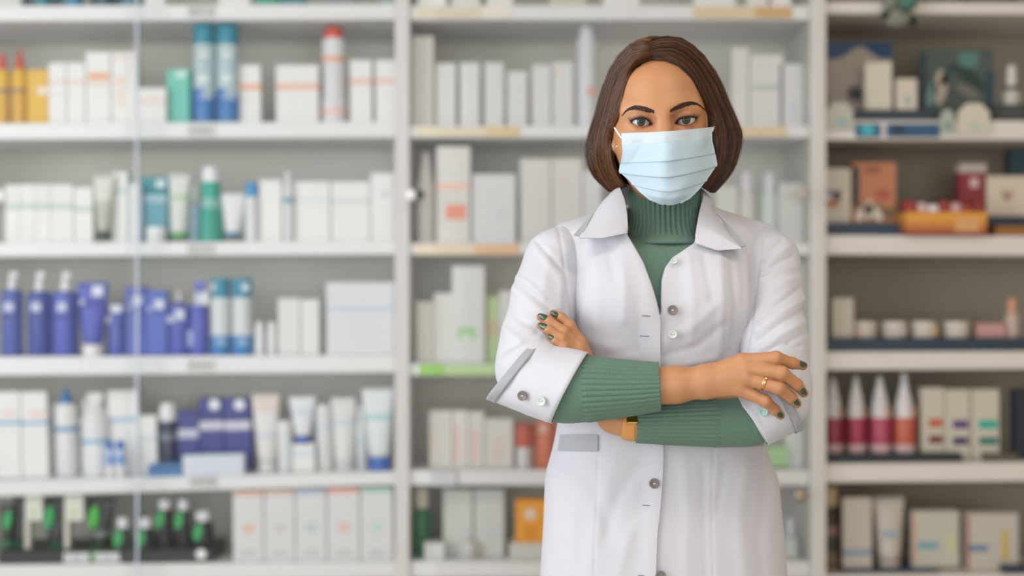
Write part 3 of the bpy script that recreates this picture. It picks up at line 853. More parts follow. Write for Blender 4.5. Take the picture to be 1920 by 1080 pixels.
lathed(r, 1466, 1503, 976, 'white dropper bottle', [('body', [(0.95, None), (1, 1046), (1, 1016), (0.5, 1008)], '#cfd3d0'), ('cap', [(0.4, 1009), (0.38, 984), (0.25, 974)], '#d6d4e0')], 'dropper_bottle', 'bottle', d=0.05)

# ---- taupe-backed cabinet on the far right
r = rowR[0]
for (a, b, c, dsc) in ((1560, 1640, '#6a5a50', 'brown carton'), (1740, 1800, '#4f4a42', 'dark carton'), (1820, 1910, '#443a34', 'wide dark carton')):
    carton(r, a, b, -100, dsc, color=c)
r = rowR[1]
it = It(r, 'display_card', 'card', 1550, 1673, 80, 'navy-topped display card with pale arch', d=0.10)
box('board', (-it.w / 2, 0, 0), (it.w / 2, 0.004, it.h), mat('#0f3a5e', 0.5), it.o)
V = []
n = 16
for i in range(n + 1):
    t = i / n
    px = 1551 + 121 * t
    py = 112 - 24 * math.exp(-((px - 1612) / 26) ** 2)
    V.append((it.fx(px), -0.0012, it.f(py)))
V += [(it.fx(1672), -0.0012, it.f(214)), (it.fx(1551), -0.0012, it.f(214))]
from_np('pale_arch', V, [tuple(range(len(V)))], mat('#9c9185', 0.6), it.o, smooth=False)
dd = lathe('dark_disc', [(0.018, 0), (0.018, 0.001), (0.001, 0.0011)], mat('#1e2a33', 0.5), it.o, (it.fx(1602), -0.0012, it.f(176)), n=20)
dd.rotation_euler = (R(90), 0, 0)
carton(r, 1622, 1673, 117, 'cream box before the navy card', color='#c9c1b2', d=0.05, ybot=206, dep=0.03)
carton(r, 1680, 1720, 148, 'small cream box with teal mark', color='#c9bdae', d=0.05, ybot=206, dep=0.03, patches=((1698, 1706, 180, 196, '#7fa39a'),))
it = carton(r, 1550, 1764, 206, 'navy riser board under cream boxes', color='#27353f', d=0.045, dep=0.14, name='riser', cat='riser', lid=False)
it = It(r, 'display_card', 'card', 1722, 1862, 92, 'dark picture card with teal and leafy print', d=0.13)
box('board', (-it.w / 2, 0, 0), (it.w / 2, 0.004, it.h), mat('#43504b', 0.5), it.o)
it.patch(1722, 1738, 100, 210, '#1f2f3a', 'dark_edge'); it.patch(1798, 1834, 98, 126, '#4f7a72', 'printed_shape'); it.patch(1850, 1862, 134, 200, '#163a4c', 'dark_edge')
for (lx, ly, lw, lh, c, tl) in ((1762, 165, 13, 36, '#b3a796', 4), (1746, 176, 8, 28, '#6f9a98', 14), (1818, 146, 12, 40, '#122f2a', -52), (1776, 140, 8, 26, '#123a3a', 30), (1815, 172, 10, 26, '#6d6a60', -60)):
    leaf(it, lx, ly, lw / 780, lh / 780, c, tl, -0.0014)
lathed(r, 1886, 1918, 121, 'cream bottle with black ring', [('body', [(0.92, None), (0.95, 192), (0.95, 172), (0.9, 168)], '#b9b5a8'), ('ring', [(0.92, 169), (0.92, 161)], '#2b2d2a'), ('cap', [(0.6, 161), (0.56, 128), (0.45, 121)], '#c9c5ba')], 'ringed_bottle', 'bottle', d=0.05, ybot=196)
it = carton(r, 1858, 1930, 196.4, 'black riser with faint grey lettering', color='#2a3232', d=0.03, dep=0.10, name='riser', cat='riser', lid=False)
for k in range(7):
    it.patch(1876 + k * 6, 1879.5 + k * 6, 207, 215, '#5a5f60', 'printed_letter')
for (a, b, y0, y1, c, dsc, pc) in ((1796, 1856, 194, 251, '#c4bcac', 'cream house-shaped tag clipped to shelf edge', '#a9b5a4'), (1550, 1600, 192, 243, '#aaa698', 'grey-cream tag clipped at post end', '#7fa3a8'), (1763, 1790, 206, 250, '#9ea59a', 'narrow sage tag clipped to shelf edge', '#6f8579')):
    it = It(r, 'clip_tag', 'tag', a, b, y0, dsc, d=-0.008, ybot=y1)
    w, h = it.w, it.h
    V = [(-w / 2, 0, 0), (w / 2, 0, 0), (w / 2, 0, h * 0.72), (w * 0.22, 0, h), (-w * 0.22, 0, h), (-w / 2, 0, h * 0.72)]
    V2 = [(x, 0.006, z) for (x, _, z) in V]
    F = [tuple(range(6)), tuple(reversed(range(6, 12)))] + [(i, i + 6, (i + 1) % 6 + 6, (i + 1) % 6) for i in range(6)]
    from_np('tag_body', V + V2, F, mat(c, 0.5), it.o, smooth=False)
    it.patch(a + (b - a) * 0.35, a + (b - a) * 0.75, y1 - 20, y1 - 8, pc, 'printed_mark')
for (a, b, c, c2, dsc) in ((1604, 1652, '#1c5878', '#3aa7b4', 'blue shelf strip with turquoise patch'), (1662, 1762, '#1f4d70', '#0f2f3e', 'long blue shelf strip')):
    it = carton(r, a, b, 232, dsc, color=c, ybot=257, d=-0.006, dep=0.005, name='shelf_strip', cat='shelf strip', lid=False)
    it.patch(a + 12, a + 34, 236, 252, c2, 'printed_patch')
# ornament hanging from the topmost shelf
orn = empty('hanging_ornament', W(1686, 30, YS - 0.03))
tag(orn, 'small grey-green ornament hanging over the edge of the topmost cream shelf', 'ornament')
def blob(nm, px, py, rx, rz, col, par, dy=0.0, ry=None):
    p = W(px, py, YS - 0.03) - W(1686, 30, YS - 0.03)
    bm = bmesh.new()
    bmesh.ops.create_uvsphere(bm, u_segments=16, v_segments=10, radius=1.0)
    for v in bm.verts:
        v.co = Vector((v.co.x * rx, v.co.y * (ry or min(rx, rz)), v.co.z * rz))
    return from_bm(nm, bm, mat(col, 0.9, bump=0.4, bscale=300), par, (p.x, dy, p.z), smooth=True)
blob('body', 1684, 34, 0.036, 0.022, '#807e74', orn, 0)
blob('top_leaf', 1702, 4, 0.024, 0.020, '#4f7768', orn, 0.004)
blob('top_leaf', 1670, 6, 0.018, 0.014, '#7f8374', orn, 0.004)
blob('dark_berry', 1657, 30, 0.0095, 0.010, '#1d2c20', orn, -0.012)
blob('dark_berry', 1708, 42, 0.0095, 0.0145, '#1e2420', orn, -0.014)
blob('dark_berry', 1691, 24, 0.006, 0.006, '#33483c', orn, -0.020)

r = rowR[2]
it = carton(r, 1546, 1596, 316, 'white box with small coloured pictures', color='#c2b9aa', d=0.06, dep=0.04, ybot=418, patches=((1550, 1562, 355, 368, '#8f8aa0'), (1562, 1576, 358, 376, '#2f302c'), (1548, 1572, 376, 390, '#a9694c')))
it = carton(r, 1597, 1681, 305, 'box with a warm orange face picture', color='#b0714c', d=0.06, dep=0.04, ybot=418, name='picture_box')
it.patch(1598, 1611, 312, 385, '#33362f', 'dark_edge')
for (x0, x1, y0, y1, c) in ((1622, 1650, 312, 326, '#8d5138'), (1643, 1666, 356, 374, '#a34c3a'), (1604, 1652, 384, 412, '#4a4a3c'), (1650, 1678, 390, 410, '#6b5a3c')):
    m_ = it.patch(x0, x1, y0, y1, c, 'printed_shape')
for (lx, ly, tl) in ((1616, 400, 35), (1628, 394, 5), (1642, 400, -35)):
    leaf(it, lx, ly, 9 / 780, 20 / 780, '#cdbfae', tl, -0.003)
carton(r, 1546, 1692, 418, 'navy riser under the picture boxes', color='#22344a', d=0.03, dep=0.16, name='riser', cat='riser', lid=False)
it = carton(r, 1698, 1852, 418, 'amber and red basket standing over shelf edge', color='#b9702c', d=-0.02, dep=0.16, ybot=462, name='gift_basket', cat='basket', lid=False, bands=((418, 438, '#cf8f35'), (452, 462, '#8a3a22')))
it.o.location.z = r.ztop(it.x) + 0.0005
for k, (a, b, c) in enumerate(((1700, 1722, '#8f2a24'), (1723, 1742, '#c9a9a4'), (1743, 1764, '#d8d0d4'), (1765, 1785, '#8f3028'), (1786, 1806, '#c09a9c'), (1807, 1828, '#9c3a2c'), (1829, 1850, '#7f2420'))):
    s = box('sachet', (it.fx(a), 0.01, it.h - 0.002), (it.fx(b), 0.06, it.f(396 + (k % 3) * 4) if it.f(396 + (k % 3) * 4) > it.h else it.h + 0.02), mat(c, 0.4), it.o, 0.006)
box('print_block', (it.fx(1790), -0.001, it.f(455)), (it.fx(1836), 0.0003, it.f(430)), mat('#c9955e', 0.4), it.o)
carton(r, 1798, 1850, 306, 'dark red carton with pale top', color='#7d1c24', d=0.10, bands=((306, 324, '#b0a49a'),), patches=((1818, 1834, 334, 352, '#c9a9a8'),), dep=0.04)
it = carton(r, 1850, 1935, 330, 'cream card with red-brown chevron emblem', color='#c9bda9', d=0.09, dep=0.02, ybot=406, name='emblem_card', cat='card', lid=False)
for (sx, zz, c) in ((1, 0, '#9c6a48'), (1, -0.009, '#8a3a2c')):
    V = [(-0.012, 0, 0.012 + zz), (0, 0, -0.006 + zz), (0.012, 0, 0.012 + zz), (0.012, 0, 0.006 + zz), (0, 0, -0.013 + zz), (-0.012, 0, 0.006 + zz)]
    from_np('emblem_chevron', V, [(0, 1, 4, 5), (1, 2, 3, 4)], mat(c, 0.5), it.o, (it.fx(1888), -0.001, it.f(362)), smooth=False)
carton(r, 1853, 1935, 406, 'navy riser under the emblem card', color='#1d2c40', d=0.05, dep=0.12, ybot=None, name='riser', cat='riser', lid=False)
carton(r, 1866, 1935, 424, 'low amber box at the frame edge', color='#b5822a', d=0.0, dep=0.05, lid=False, bands=((446, 460, '#8a5a22'),))
carton(r, 1892, 1935, 280, 'dark teal carton behind the emblem card', color='#0d3440', d=0.14)

r = rowR[3]
carton(r, 1546, 1935, 634, 'long navy tray under the cream jars', color='#1f3242', d=0.03, dep=0.14, name='display_tray', cat='tray', lid=False)
ztr = r.items[-1].z + r.items[-1].h + 0.0006
def on_tray(it): it.o.location.z = ztr; return it
on_tray(carton(r, 1560, 1601, 560, 'upright cream carton', color='#bdb5a6', d=0.05, ybot=634, dep=0.04))
for (a, b, dsc) in ((1603, 1650, 'cream jar with pink side label'), (1659, 1707, 'cream jar with lilac label'), (1715, 1763, 'cream jar with ochre patch'), (1775, 1826, 'cream jar before dark gap')):
    j = lathed(r, a, b, 604, dsc, [('jar_body', [(0.92, None), (1, 630), (1, 618)], '#c9bfb2'), ('lid', [(1.0, 617), (1.02, 616), (1.0, 606), (0.9, 604)], '#cfc6ba')], 'cream_jar', 'jar', d=0.05, ybot=634)
    on_tray(j)
    if 'ochre' in dsc: j.patch(1745, 1758, 616, 630, '#c4a070', front=0.003)
    if 'pink' in dsc: j.patch(1605, 1614, 620, 630, '#c79684', front=0.006)
    if 'lilac' in dsc: j.patch(1668, 1700, 620, 625, '#c9b6c2', front=0.0)
on_tray(carton(r, 1832, 1886, 608, 'flat pink box', color='#b98c88', d=0.05, ybot=634, dep=0.05))
on_tray(lathed(r, 1888, 1916, 560, 'small bottle with peach cap', [('body', [(0.9, None), (1, 616), (1, 592), (0.6, 586)], '#b59f92'), ('cap', [(0.6, 587), (0.56, 566), (0.4, 560)], '#c58f6e')], 'peach_bottle', 'bottle', d=0.05, ybot=634))

r = rowR[4]
carton(r, 1543, 1806, 852, 'low black tray under crimson bottles', color='#1a262a', d=0.02, dep=0.15, name='display_tray', cat='tray', lid=False)
ztr = r.items[-1].z + r.items[-1].h + 0.0006
for (a, b, dsc, c, y) in ((1548, 1586, 'crimson-label spray bottle by the post', '#8a2a3c', 712), (1591, 1630, 'crimson-label spray bottle, second from the post', '#9a2c46', 710), (1635, 1677, 'rose-label spray bottle', '#a83f58', 710), (1680, 1724, 'rust-label spray bottle', '#b4543c', 704)):
    b_ = lathed(r, a, b, y, dsc, [('body', [(0.95, None), (1, 846), (1, 790), (0.9, 784)], [(0, '#c9a9ab'), (0.22, c), (0.9, c), (0.97, '#cfcacc')]),
                                  ('shoulder', [(0.9, 785), (0.8, 765), (0.6, 745), (0.5, 740)], '#cbc7c8'),
                                  ('pump', [(0.48, 741), (0.4, 728), (0.3, 722), (0.24, y)], '#d6d3d6')], 'spray_bottle', 'bottle', d=0.05, ybot=851)
    on_tray(b_)
    b_.patch(b - 14, b - 4, 768, 782, '#a9805f', 'orange_tag', front=0.006)
for (a, b, c1, c2, dsc) in ((1728, 1772, '#b35a36', '#6f2018', 'white carton with rust and maroon stripes'), (1773, 1820, '#5c3a74', '#32285a', 'white carton with violet stripes'), (1822, 1875, '#1fa08c', '#0e6f62', 'white carton with turquoise stripes')):
    t = carton(r, a, b, 730, dsc, color='#bdb6a6', d=0.06, ybot=851 if b < 1806 else None, dep=0.05, lid=False)
    if b < 1806: on_tray(t)
    t.patch(a + 14, b - 4, 788, 804, c1, 'printed_stripe'); t.patch(a + 14, b - 4, 820, 834, c2, 'printed_stripe')
carton(r, 1903, 1935, 730, 'tall black carton at the frame edge', color='#0e1b28', d=0.06)
carton(r, 1850, 1910, 852, 'flat dark box on the shelf edge', color='#5a5448', d=0.02, dep=0.05, lid=False)

r = rowR[5]
lathed(r, 1543, 1577, 914, 'dark bottle with wooden cap', [('body', [(0.95, None), (1, 1068), (1, 964), (0.6, 952)], [(0, '#6d5c48'), (0.3, '#2a2520'), (0.55, '#7c5a58'), (0.7, '#2a1c1c')]), ('cap', [(0.6, 953), (0.9, 946), (0.9, 922), (0.7, 914)], '#b39d7c')], 'dark_bottle', 'bottle', d=0.05)
carton(r, 1578, 1762, 1069, 'low navy riser on the bottom shelf', color='#2a3e58', d=0.03, dep=0.14, name='riser', cat='riser', lid=False)
ztr = r.items[-1].z + r.items[-1].h + 0.0006
on_tray(carton(r, 1580, 1636, 937, 'cream carton with slate blue band', color='#b9b0a4', d=0.05, ybot=1069, bands=((1034, 1046, '#7f8fa4'),), dep=0.05))
on_tray(tube(r, 1642, 1703, 938, 'cream tube with blue print', 1054, 44, '#b9b0a6', '#a79a90', d=0.05, ybot=1069, patches=((1655, 1684, 1000, 1010, '#8fa3b5'),)))
t = carton(r, 1711, 1800, 963, 'broad cream carton with teal label', color='#b5b1a2', d=0.06, dep=0.05, ybot=1069, patches=((1720, 1759, 1020, 1034, '#6f98a4'), (1712, 1720, 966, 1060, '#c4a18c'), (1776, 1790, 1008, 1040, '#bdbb92')))
t.o.location.z = ztr
carton(r, 1811, 1911, 963, 'broad cream carton with blue label and yellow flower', color='#b5aea2', d=0.05, dep=0.05, patches=((1816, 1853, 1022, 1034, '#5f7c98'), (1880, 1890, 996, 1050, '#b9a13c'), (1812, 1818, 966, 1070, '#9c6650')))
carton(r, 1886, 1935, 1064, 'dark blue box in the bottom corner', color='#2b3446', d=0.0, dep=0.045, lid=False)

# ---- labels: the look first, then the place in its row
for rw in rowL + rowC + rowR:
    rw.items.sort(key=lambda i: i.x)
    cnt = {}
    for i in rw.items: cnt[i.desc] = cnt.get(i.desc, 0) + 1
    for k, i in enumerate(rw.items):
        if i.label:
            i.o['label'] = i.label
        else:
            i.o['label'] = i.desc + ', ' + ORD[k + 1] + ' article along, ' + rw.where
            if len(i.o['label'].replace(',', '').split()) > 16:
                i.o['label'] = i.desc + ', ' + rw.where
        i.o['group'] = 'articles in the ' + rw.where.replace(',', "'s")
# ------------------------------------------------------------------ implicit modelling helpers
def wn(px, py, Y):
    return np.array(((px - 960.0) / FPX * Y, Y, CAMZ - (py - 540.0) / FPX * Y))


def proj(x, y, z):
    return 960.0 + FPX * x / y, 540.0 - FPX * (z - CAMZ) / y


def smin(a, b, k):
    h = np.clip(0.5 + 0.5 * (b - a) / k, 0, 1)
    return b + (a - b) * h - k * h * (1 - h)


def smax(a, b, k):
    return -smin(-a, -b, k)


def cone(x, y, z, a, b, r1, r2):
    ba = b - a
    L = float(ba @ ba) + 1e-12
    t = np.clip(((x - a[0]) * ba[0] + (y - a[1]) * ba[1] + (z - a[2]) * ba[2]) / L, 0, 1)
    return np.sqrt((x - a[0] - t * ba[0]) ** 2 + (y - a[1] - t * ba[1]) ** 2 + (z - a[2] - t * ba[2]) ** 2) - (r1 + (r2 - r1) * t)


def ell(x, y, z, c, r):
    X, Y, Z = (x - c[0]) / r[0], (y - c[1]) / r[1], (z - c[2]) / r[2]
    k0 = np.sqrt(X * X + Y * Y + Z * Z)
    k1 = np.sqrt((X / r[0]) ** 2 + (Y / r[1]) ** 2 + (Z / r[2]) ** 2) + 1e-9
    return k0 * (k0 - 1) / k1


def chain(x, y, z, pts, rad, k):
    d = None
    for i in range(len(pts) - 1):
        c = cone(x, y, z, np.array(pts[i]), np.array(pts[i + 1]), rad[i], rad[i + 1])
        d = c if d is None else smin(d, c, k)
    return d


def sdpoly(px, py, poly):
    """signed distance (pixels, negative inside) to a closed 2-D polygon"""
    P = np.array(poly, dtype=float)
    d = np.full(px.shape, 1e9)
    s = np.ones(px.shape)
    n = len(P)
    for i in range(n):
        a, b = P[i], P[i - 1]
        e = b - a
        wx, wy = px - a[0], py - a[1]
        t = np.clip((wx * e[0] + wy * e[1]) / (e @ e + 1e-12), 0, 1)
        d = np.minimum(d, (wx - e[0] * t) ** 2 + (wy - e[1] * t) ** 2)
        c1, c2, c3 = py >= a[1], py < b[1], e[0] * wy > e[1] * wx
        s = np.where((c1 & c2 & c3) | (~c1 & ~c2 & ~c3), -s, s)
    return s * np.sqrt(d)


def nets(f, lo, hi, h, blk=4):
    """surface nets of the implicit f(x, y, z) in the box lo..hi with cell h"""
    lo = np.array(lo, float)
    n = (np.ceil((np.array(hi) - lo) / (h * blk)).astype(int)) * blk
    nb = n // blk
    ax = [lo[i] + h * blk * (np.arange(nb[i]) + 0.5) - h * 0.5 for i in range(3)]
    G = np.meshgrid(*ax, indexing='ij')
    c = f(G[0].ravel(), G[1].ravel(), G[2].ravel()).reshape(nb)
    near = np.abs(c) < h * blk * 1.6
    F = np.repeat(np.repeat(np.repeat(c, blk, 0), blk, 1), blk, 2)
    M = np.repeat(np.repeat(np.repeat(near, blk, 0), blk, 1), blk, 2)
    I = np.argwhere(M)
    P = lo + I * h
    F[M] = f(P[:, 0], P[:, 1], P[:, 2])
    F[0], F[-1], F[:, 0], F[:, -1], F[:, :, 0], F[:, :, -1] = [np.abs(q) + h for q in (F[0], F[-1], F[:, 0], F[:, -1], F[:, :, 0], F[:, :, -1])]
    S = F < 0
    cs = np.zeros(np.array(F.shape) - 1, dtype=np.int8)
    for i in (0, 1):
        for j in (0, 1):
            for k in (0, 1):
                cs += S[i:F.shape[0] - 1 + i, j:F.shape[1] - 1 + j, k:F.shape[2] - 1 + k]
    A = np.argwhere((cs > 0) & (cs < 8))
    idx = -np.ones(cs.shape, dtype=np.int64)
    idx[A[:, 0], A[:, 1], A[:, 2]] = np.arange(len(A))
    corner = {(i, j, k): F[A[:, 0] + i, A[:, 1] + j, A[:, 2] + k] for i in (0, 1) for j in (0, 1) for k in (0, 1)}
    acc = np.zeros((len(A), 3)); cnt = np.zeros(len(A))
    for a in corner:
        for d in range(3):
            if a[d] == 0:
                b = list(a); b[d] = 1; b = tuple(b)
                fa, fb = corner[a], corner[b]
                m = (fa < 0) != (fb < 0)
                t = np.where(m, fa / np.where(m, fa - fb, 1), 0)
                p = np.array(a, float)[None, :].repeat(len(A), 0)
                p[:, d] += t
                acc += p * m[:, None]; cnt += m
    V = lo + (A + acc / cnt[:, None]) * h
    Q = []
    for d in range(3):
        u, v = (d + 1) % 3, (d + 2) % 3
        sl0 = [slice(None)] * 3; sl1 = [slice(None)] * 3
        sl0[d] = slice(0, F.shape[d] - 1); sl1[d] = slice(1, F.shape[d])
        s0, s1 = S[tuple(sl0)], S[tuple(sl1)]
        E = np.argwhere(s0 != s1)
        E = E[(E[:, u] > 0) & (E[:, v] > 0) & (E[:, u] < cs.shape[u]) & (E[:, v] < cs.shape[v])]
        sg = s0[E[:, 0], E[:, 1], E[:, 2]]
        def at(du, dv):
            e = E.copy(); e[:, u] -= du; e[:, v] -= dv
            return idx[e[:, 0], e[:, 1], e[:, 2]]
        q = np.stack([at(1, 1), at(0, 1), at(0, 0), at(1, 0)], 1)
        q[~sg] = q[~sg][:, ::-1]
        Q.append(q)
    return V, np.concatenate(Q)


def normals(V, Q):
    n = np.cross(V[Q[:, 2]] - V[Q[:, 0]], V[Q[:, 3]] - V[Q[:, 1]])
    N = np.zeros_like(V)
    for i in range(4):
        np.add.at(N, Q[:, i], n)
    return N / (np.linalg.norm(N, axis=1)[:, None] + 1e-12)


def relax(V, Q, it=2, lam=0.5):
    for _ in range(it):
        S = np.zeros_like(V); C = np.zeros(len(V))
        for i in range(4):
            np.add.at(S, Q[:, i], V[Q[:, (i + 1) % 4]] + V[Q[:, (i - 1) % 4]])
            np.add.at(C, Q[:, i], 2)
        V = V + lam * (S / np.maximum(C, 1)[:, None] - V)
    return V


def segdist(px, py, pts):
    d = np.full(px.shape, 1e9)
    for (a, b) in zip(pts[:-1], pts[1:]):
        ex, ey = b[0] - a[0], b[1] - a[1]
        t = np.clip(((px - a[0]) * ex + (py - a[1]) * ey) / (ex * ex + ey * ey + 1e-9), 0, 1)
        d = np.minimum(d, (px - a[0] - t * ex) ** 2 + (py - a[1] - t * ey) ** 2)
    return np.sqrt(d)


def strokes(V, Q, items, ends=True):
    """sculpt folds: (polyline in pixels, height in mm along the normal, half width in pixels), on the camera's side only"""
    N = normals(V, Q)
    px, py = proj(V[:, 0], V[:, 1], V[:, 2])
    front = np.clip(-N[:, 1] * 2.0 + 0.3, 0, 1)
    D = np.zeros(len(V))
    for (pts, hmm, sg) in items:
        d = segdist(px, py, pts)
        D += hmm / 1000.0 * np.exp(-(d / sg) ** 2)
    return V + N * (D * front)[:, None]


from mathutils.bvhtree import BVHTree
def bvh_of(V, Q):
    return BVHTree.FromPolygons([tuple(v) for v in V], [tuple(int(i) for i in q) for q in Q])


def cast(bvh, px, py):
    d = W(px, py, 1.0) - Vector((0, 0, CAMZ))
    loc, nor, _, _ = bvh.ray_cast(Vector((0, 0, CAMZ)), d.normalized())
    if loc is None: return None, None
    if nor.y > 0: nor = -nor
    return loc, nor


PORG = np.array((0.225, 2.03, 0.0))


def pm(name, V, Q, m, parent, smooth=True):
    return from_np(name, np.asarray(V) - PORG, Q, m, parent, None, smooth)


def joinmesh(parts):
    Vs, Fs, off = [], [], 0
    for V, F in parts:
        Vs += [tuple(v) for v in V]
        Fs += [tuple(int(i) + off for i in f) for f in F]
        off += len(V)
    return np.array(Vs), Fs


def pb(name, parts, m, parent, smooth=True):
    V, F = joinmesh(parts)
    return pm(name, V, F, m, parent, smooth)


def grid_faces(nu, nv, closed_u=False, flip=False):
    F = []
    for j in range(nv - 1):
        for i in range(nu if closed_u else nu - 1):
            i2 = (i + 1) % nu
            q = (j * nu + i, j * nu + i2, (j + 1) * nu + i2, (j + 1) * nu + i)
            F.append(tuple(reversed(q)) if flip else q)
    return F


def solid_sheet(G, t, closed_u=False, direction=None):
    """G: (nv, nu, 3) grid -> vertices, faces of a sheet of thickness t behind it (away from the camera side given by its normals)"""
    G = np.asarray(G, float)
    nv, nu, _ = G.shape
    du = np.gradient(G, axis=1); dv = np.gradient(G, axis=0)
    if closed_u:
        du = np.roll(G, -1, 1) - np.roll(G, 1, 1)
    N = np.cross(du, dv); N /= np.linalg.norm(N, axis=2)[..., None] + 1e-12
    B = G - N * t if direction is None else G + np.array(direction) * t
    V = np.concatenate([G.reshape(-1, 3), B.reshape(-1, 3)])
    n = nu * nv
    F = grid_faces(nu, nv, closed_u) + [tuple(i + n for i in reversed(f)) for f in grid_faces(nu, nv, closed_u)]
    def rim(ids):
        for a, b in zip(ids[:-1], ids[1:]):
            F.append((b, a, a + n, b + n))
    top = [i for i in range(nu)] + ([0] if closed_u else [])
    bot = [(nv - 1) * nu + i for i in range(nu)] + ([(nv - 1) * nu] if closed_u else [])
    rim(top); rim(list(reversed(bot)))
    if not closed_u:
        rim(list(reversed([j * nu for j in range(nv)]))); rim([j * nu + nu - 1 for j in range(nv)])
    return V, F


def cat(P, t):
    """Catmull-Rom through rows of P at parameter 0..1"""
    P = np.asarray(P, float)
    n = len(P) - 1
    u = np.clip(np.asarray(t, float), 0, 1) * n
    i = np.minimum(u.astype(int), n - 1)
    f = (u - i)[..., None] if P.ndim > 1 else u - i
    p0, p1, p2, p3 = P[np.maximum(i - 1, 0)], P[i], P[np.minimum(i + 1, n)], P[np.minimum(i + 2, n)]
    return 0.5 * ((2 * p1) + (p2 - p0) * f + (2 * p0 - 5 * p1 + 4 * p2 - p3) * f ** 2 + (3 * p1 - p0 - 3 * p2 + p3) * f ** 3)


rng = np.random.default_rng(7)
# ------------------------------------------------------------------ materials of the person
def skin_mat():
    m = mat('#bb855d', 0.45, bump=0.06, bscale=900, name='skin', sss=0.12, vary=0.05)
    nt = m.node_tree
    b = nt.nodes['Principled BSDF']
    src = b.inputs['Base Color'].links[0].from_socket
    at = nt.nodes.new('ShaderNodeAttribute'); at.attribute_name = 'flush_and_shade'
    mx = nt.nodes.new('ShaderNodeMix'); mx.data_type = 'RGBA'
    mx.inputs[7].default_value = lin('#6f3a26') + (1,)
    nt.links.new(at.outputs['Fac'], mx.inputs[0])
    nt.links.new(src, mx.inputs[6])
    a2 = nt.nodes.new('ShaderNodeAttribute'); a2.attribute_name = 'scalp'
    m2 = nt.nodes.new('ShaderNodeMix'); m2.data_type = 'RGBA'
    m2.inputs[7].default_value = lin('#2a1a10') + (1,)
    nt.links.new(a2.outputs['Fac'], m2.inputs[0])
    nt.links.new(mx.outputs[2], m2.inputs[6])
    nt.links.new(m2.outputs[2], b.inputs['Base Color'])
    return m
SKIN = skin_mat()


def cloth_mat(name, color, rough, scale, strength, vary):
    m = bpy.data.materials.new(name)
    m.use_nodes = True
    nt = m.node_tree
    b = nt.nodes['Principled BSDF']
    b.inputs['Roughness'].default_value = rough
    b.inputs['Specular IOR Level'].default_value = 0.2
    b.inputs['Sheen Weight'].default_value = 0.15
    tc = nt.nodes.new('ShaderNodeTexCoord')
    nz = nt.nodes.new('ShaderNodeTexNoise'); nz.inputs['Scale'].default_value = scale; nz.inputs['Detail'].default_value = 5
    nt.links.new(tc.outputs['Object'], nz.inputs['Vector'])
    c = lin(color)
    mx = nt.nodes.new('ShaderNodeMix'); mx.data_type = 'RGBA'
    mx.inputs[6].default_value = tuple(v * (1 - vary) for v in c) + (1,)
    mx.inputs[7].default_value = tuple(min(1, v * (1 + vary)) for v in c) + (1,)
    nt.links.new(nz.outputs['Fac'], mx.inputs[0])
    nt.links.new(mx.outputs[2], b.inputs['Base Color'])
    bp = nt.nodes.new('ShaderNodeBump'); bp.inputs['Strength'].default_value = strength; bp.inputs['Distance'].default_value = 0.001
    nt.links.new(nz.outputs['Fac'], bp.inputs['Height'])
    nt.links.new(bp.outputs['Normal'], b.inputs['Normal'])
    return m
COAT = cloth_mat('white_coat_cotton', '#c5c5cd', 0.8, 1400, 0.12, 0.02)
def add_wrinkles(m, scale, strength, dist):
    nt = m.node_tree
    b = nt.nodes['Principled BSDF']
    tc = nt.nodes.new('ShaderNodeTexCoord')
    mp = nt.nodes.new('ShaderNodeMapping'); mp.inputs['Scale'].default_value = (1.0, 1.0, 0.45); mp.inputs['Rotation'].default_value = (0, 0.35, 0)
    nz = nt.nodes.new('ShaderNodeTexNoise'); nz.inputs['Scale'].default_value = scale; nz.inputs['Detail'].default_value = 1.0; nz.inputs['Distortion'].default_value = 0.3
    bp = nt.nodes.new('ShaderNodeBump'); bp.inputs['Strength'].default_value = strength; bp.inputs['Distance'].default_value = dist
    nt.links.new(tc.outputs['Object'], mp.inputs['Vector'])
    nt.links.new(mp.outputs['Vector'], nz.inputs['Vector'])
    nt.links.new(nz.outputs['Fac'], bp.inputs['Height'])
    old = b.inputs['Normal'].links[0].from_socket
    nt.links.new(old, bp.inputs['Normal'])
    nt.links.new(bp.outputs['Normal'], b.inputs['Normal'])
add_wrinkles(COAT, 15, 0.35, 0.010)
TRIM = cloth_mat('grey_trim_cotton', '#a2a4aa', 0.75, 1200, 0.15, 0.05)
KNIT = cloth_mat('green_wool_knit', '#607c6e', 0.9, 1100, 0.6, 0.65)
NAIL = mat('#2c4a36', 0.12, name='dark_green_nail_polish', spec=0.8)
GOLD = mat('#e0a878', 0.18, 1.0, name='rose_gold')
BTND = mat('#766e6c', 0.35, name='grey_button')
BTNM = mat('#c9d4d1', 0.35, name='pale_mint_button')

# ------------------------------------------------------------------ head, hands and the hidden body
EY = 1.935
E0 = wn(1243, 227, EY)
_r = R(3.0)
EXV = np.array((math.cos(_r), 0, math.sin(_r))); EZV = np.array((-math.sin(_r), 0, math.cos(_r)))


def tolocal(x, y, z):
    dx, dy, dz = x - E0[0], y - E0[1], z - E0[2]
    return dx * EXV[0] + dz * EXV[2], dy, dx * EZV[0] + dz * EZV[2]

EYEC = [wn(1202, 228.5, EY + 0.0135), wn(1286.5, 225.3, EY + 0.0135)]
EYER = 0.0125
EPOLY = [[(1183, 228.8), (1187, 225.4), (1194, 222.8), (1202, 221.6), (1210, 223.0), (1217, 227.2), (1222.5, 233.8), (1215, 235), (1206, 236.2), (1197, 235.4), (1189, 232.6)],
         [(1266.3, 231.8), (1270, 227.0), (1277, 222.2), (1287, 219.8), (1296, 219.6), (1302, 220.5), (1306.5, 221.8), (1302, 227.6), (1295, 231.9), (1286, 233.4), (1276, 233)]]


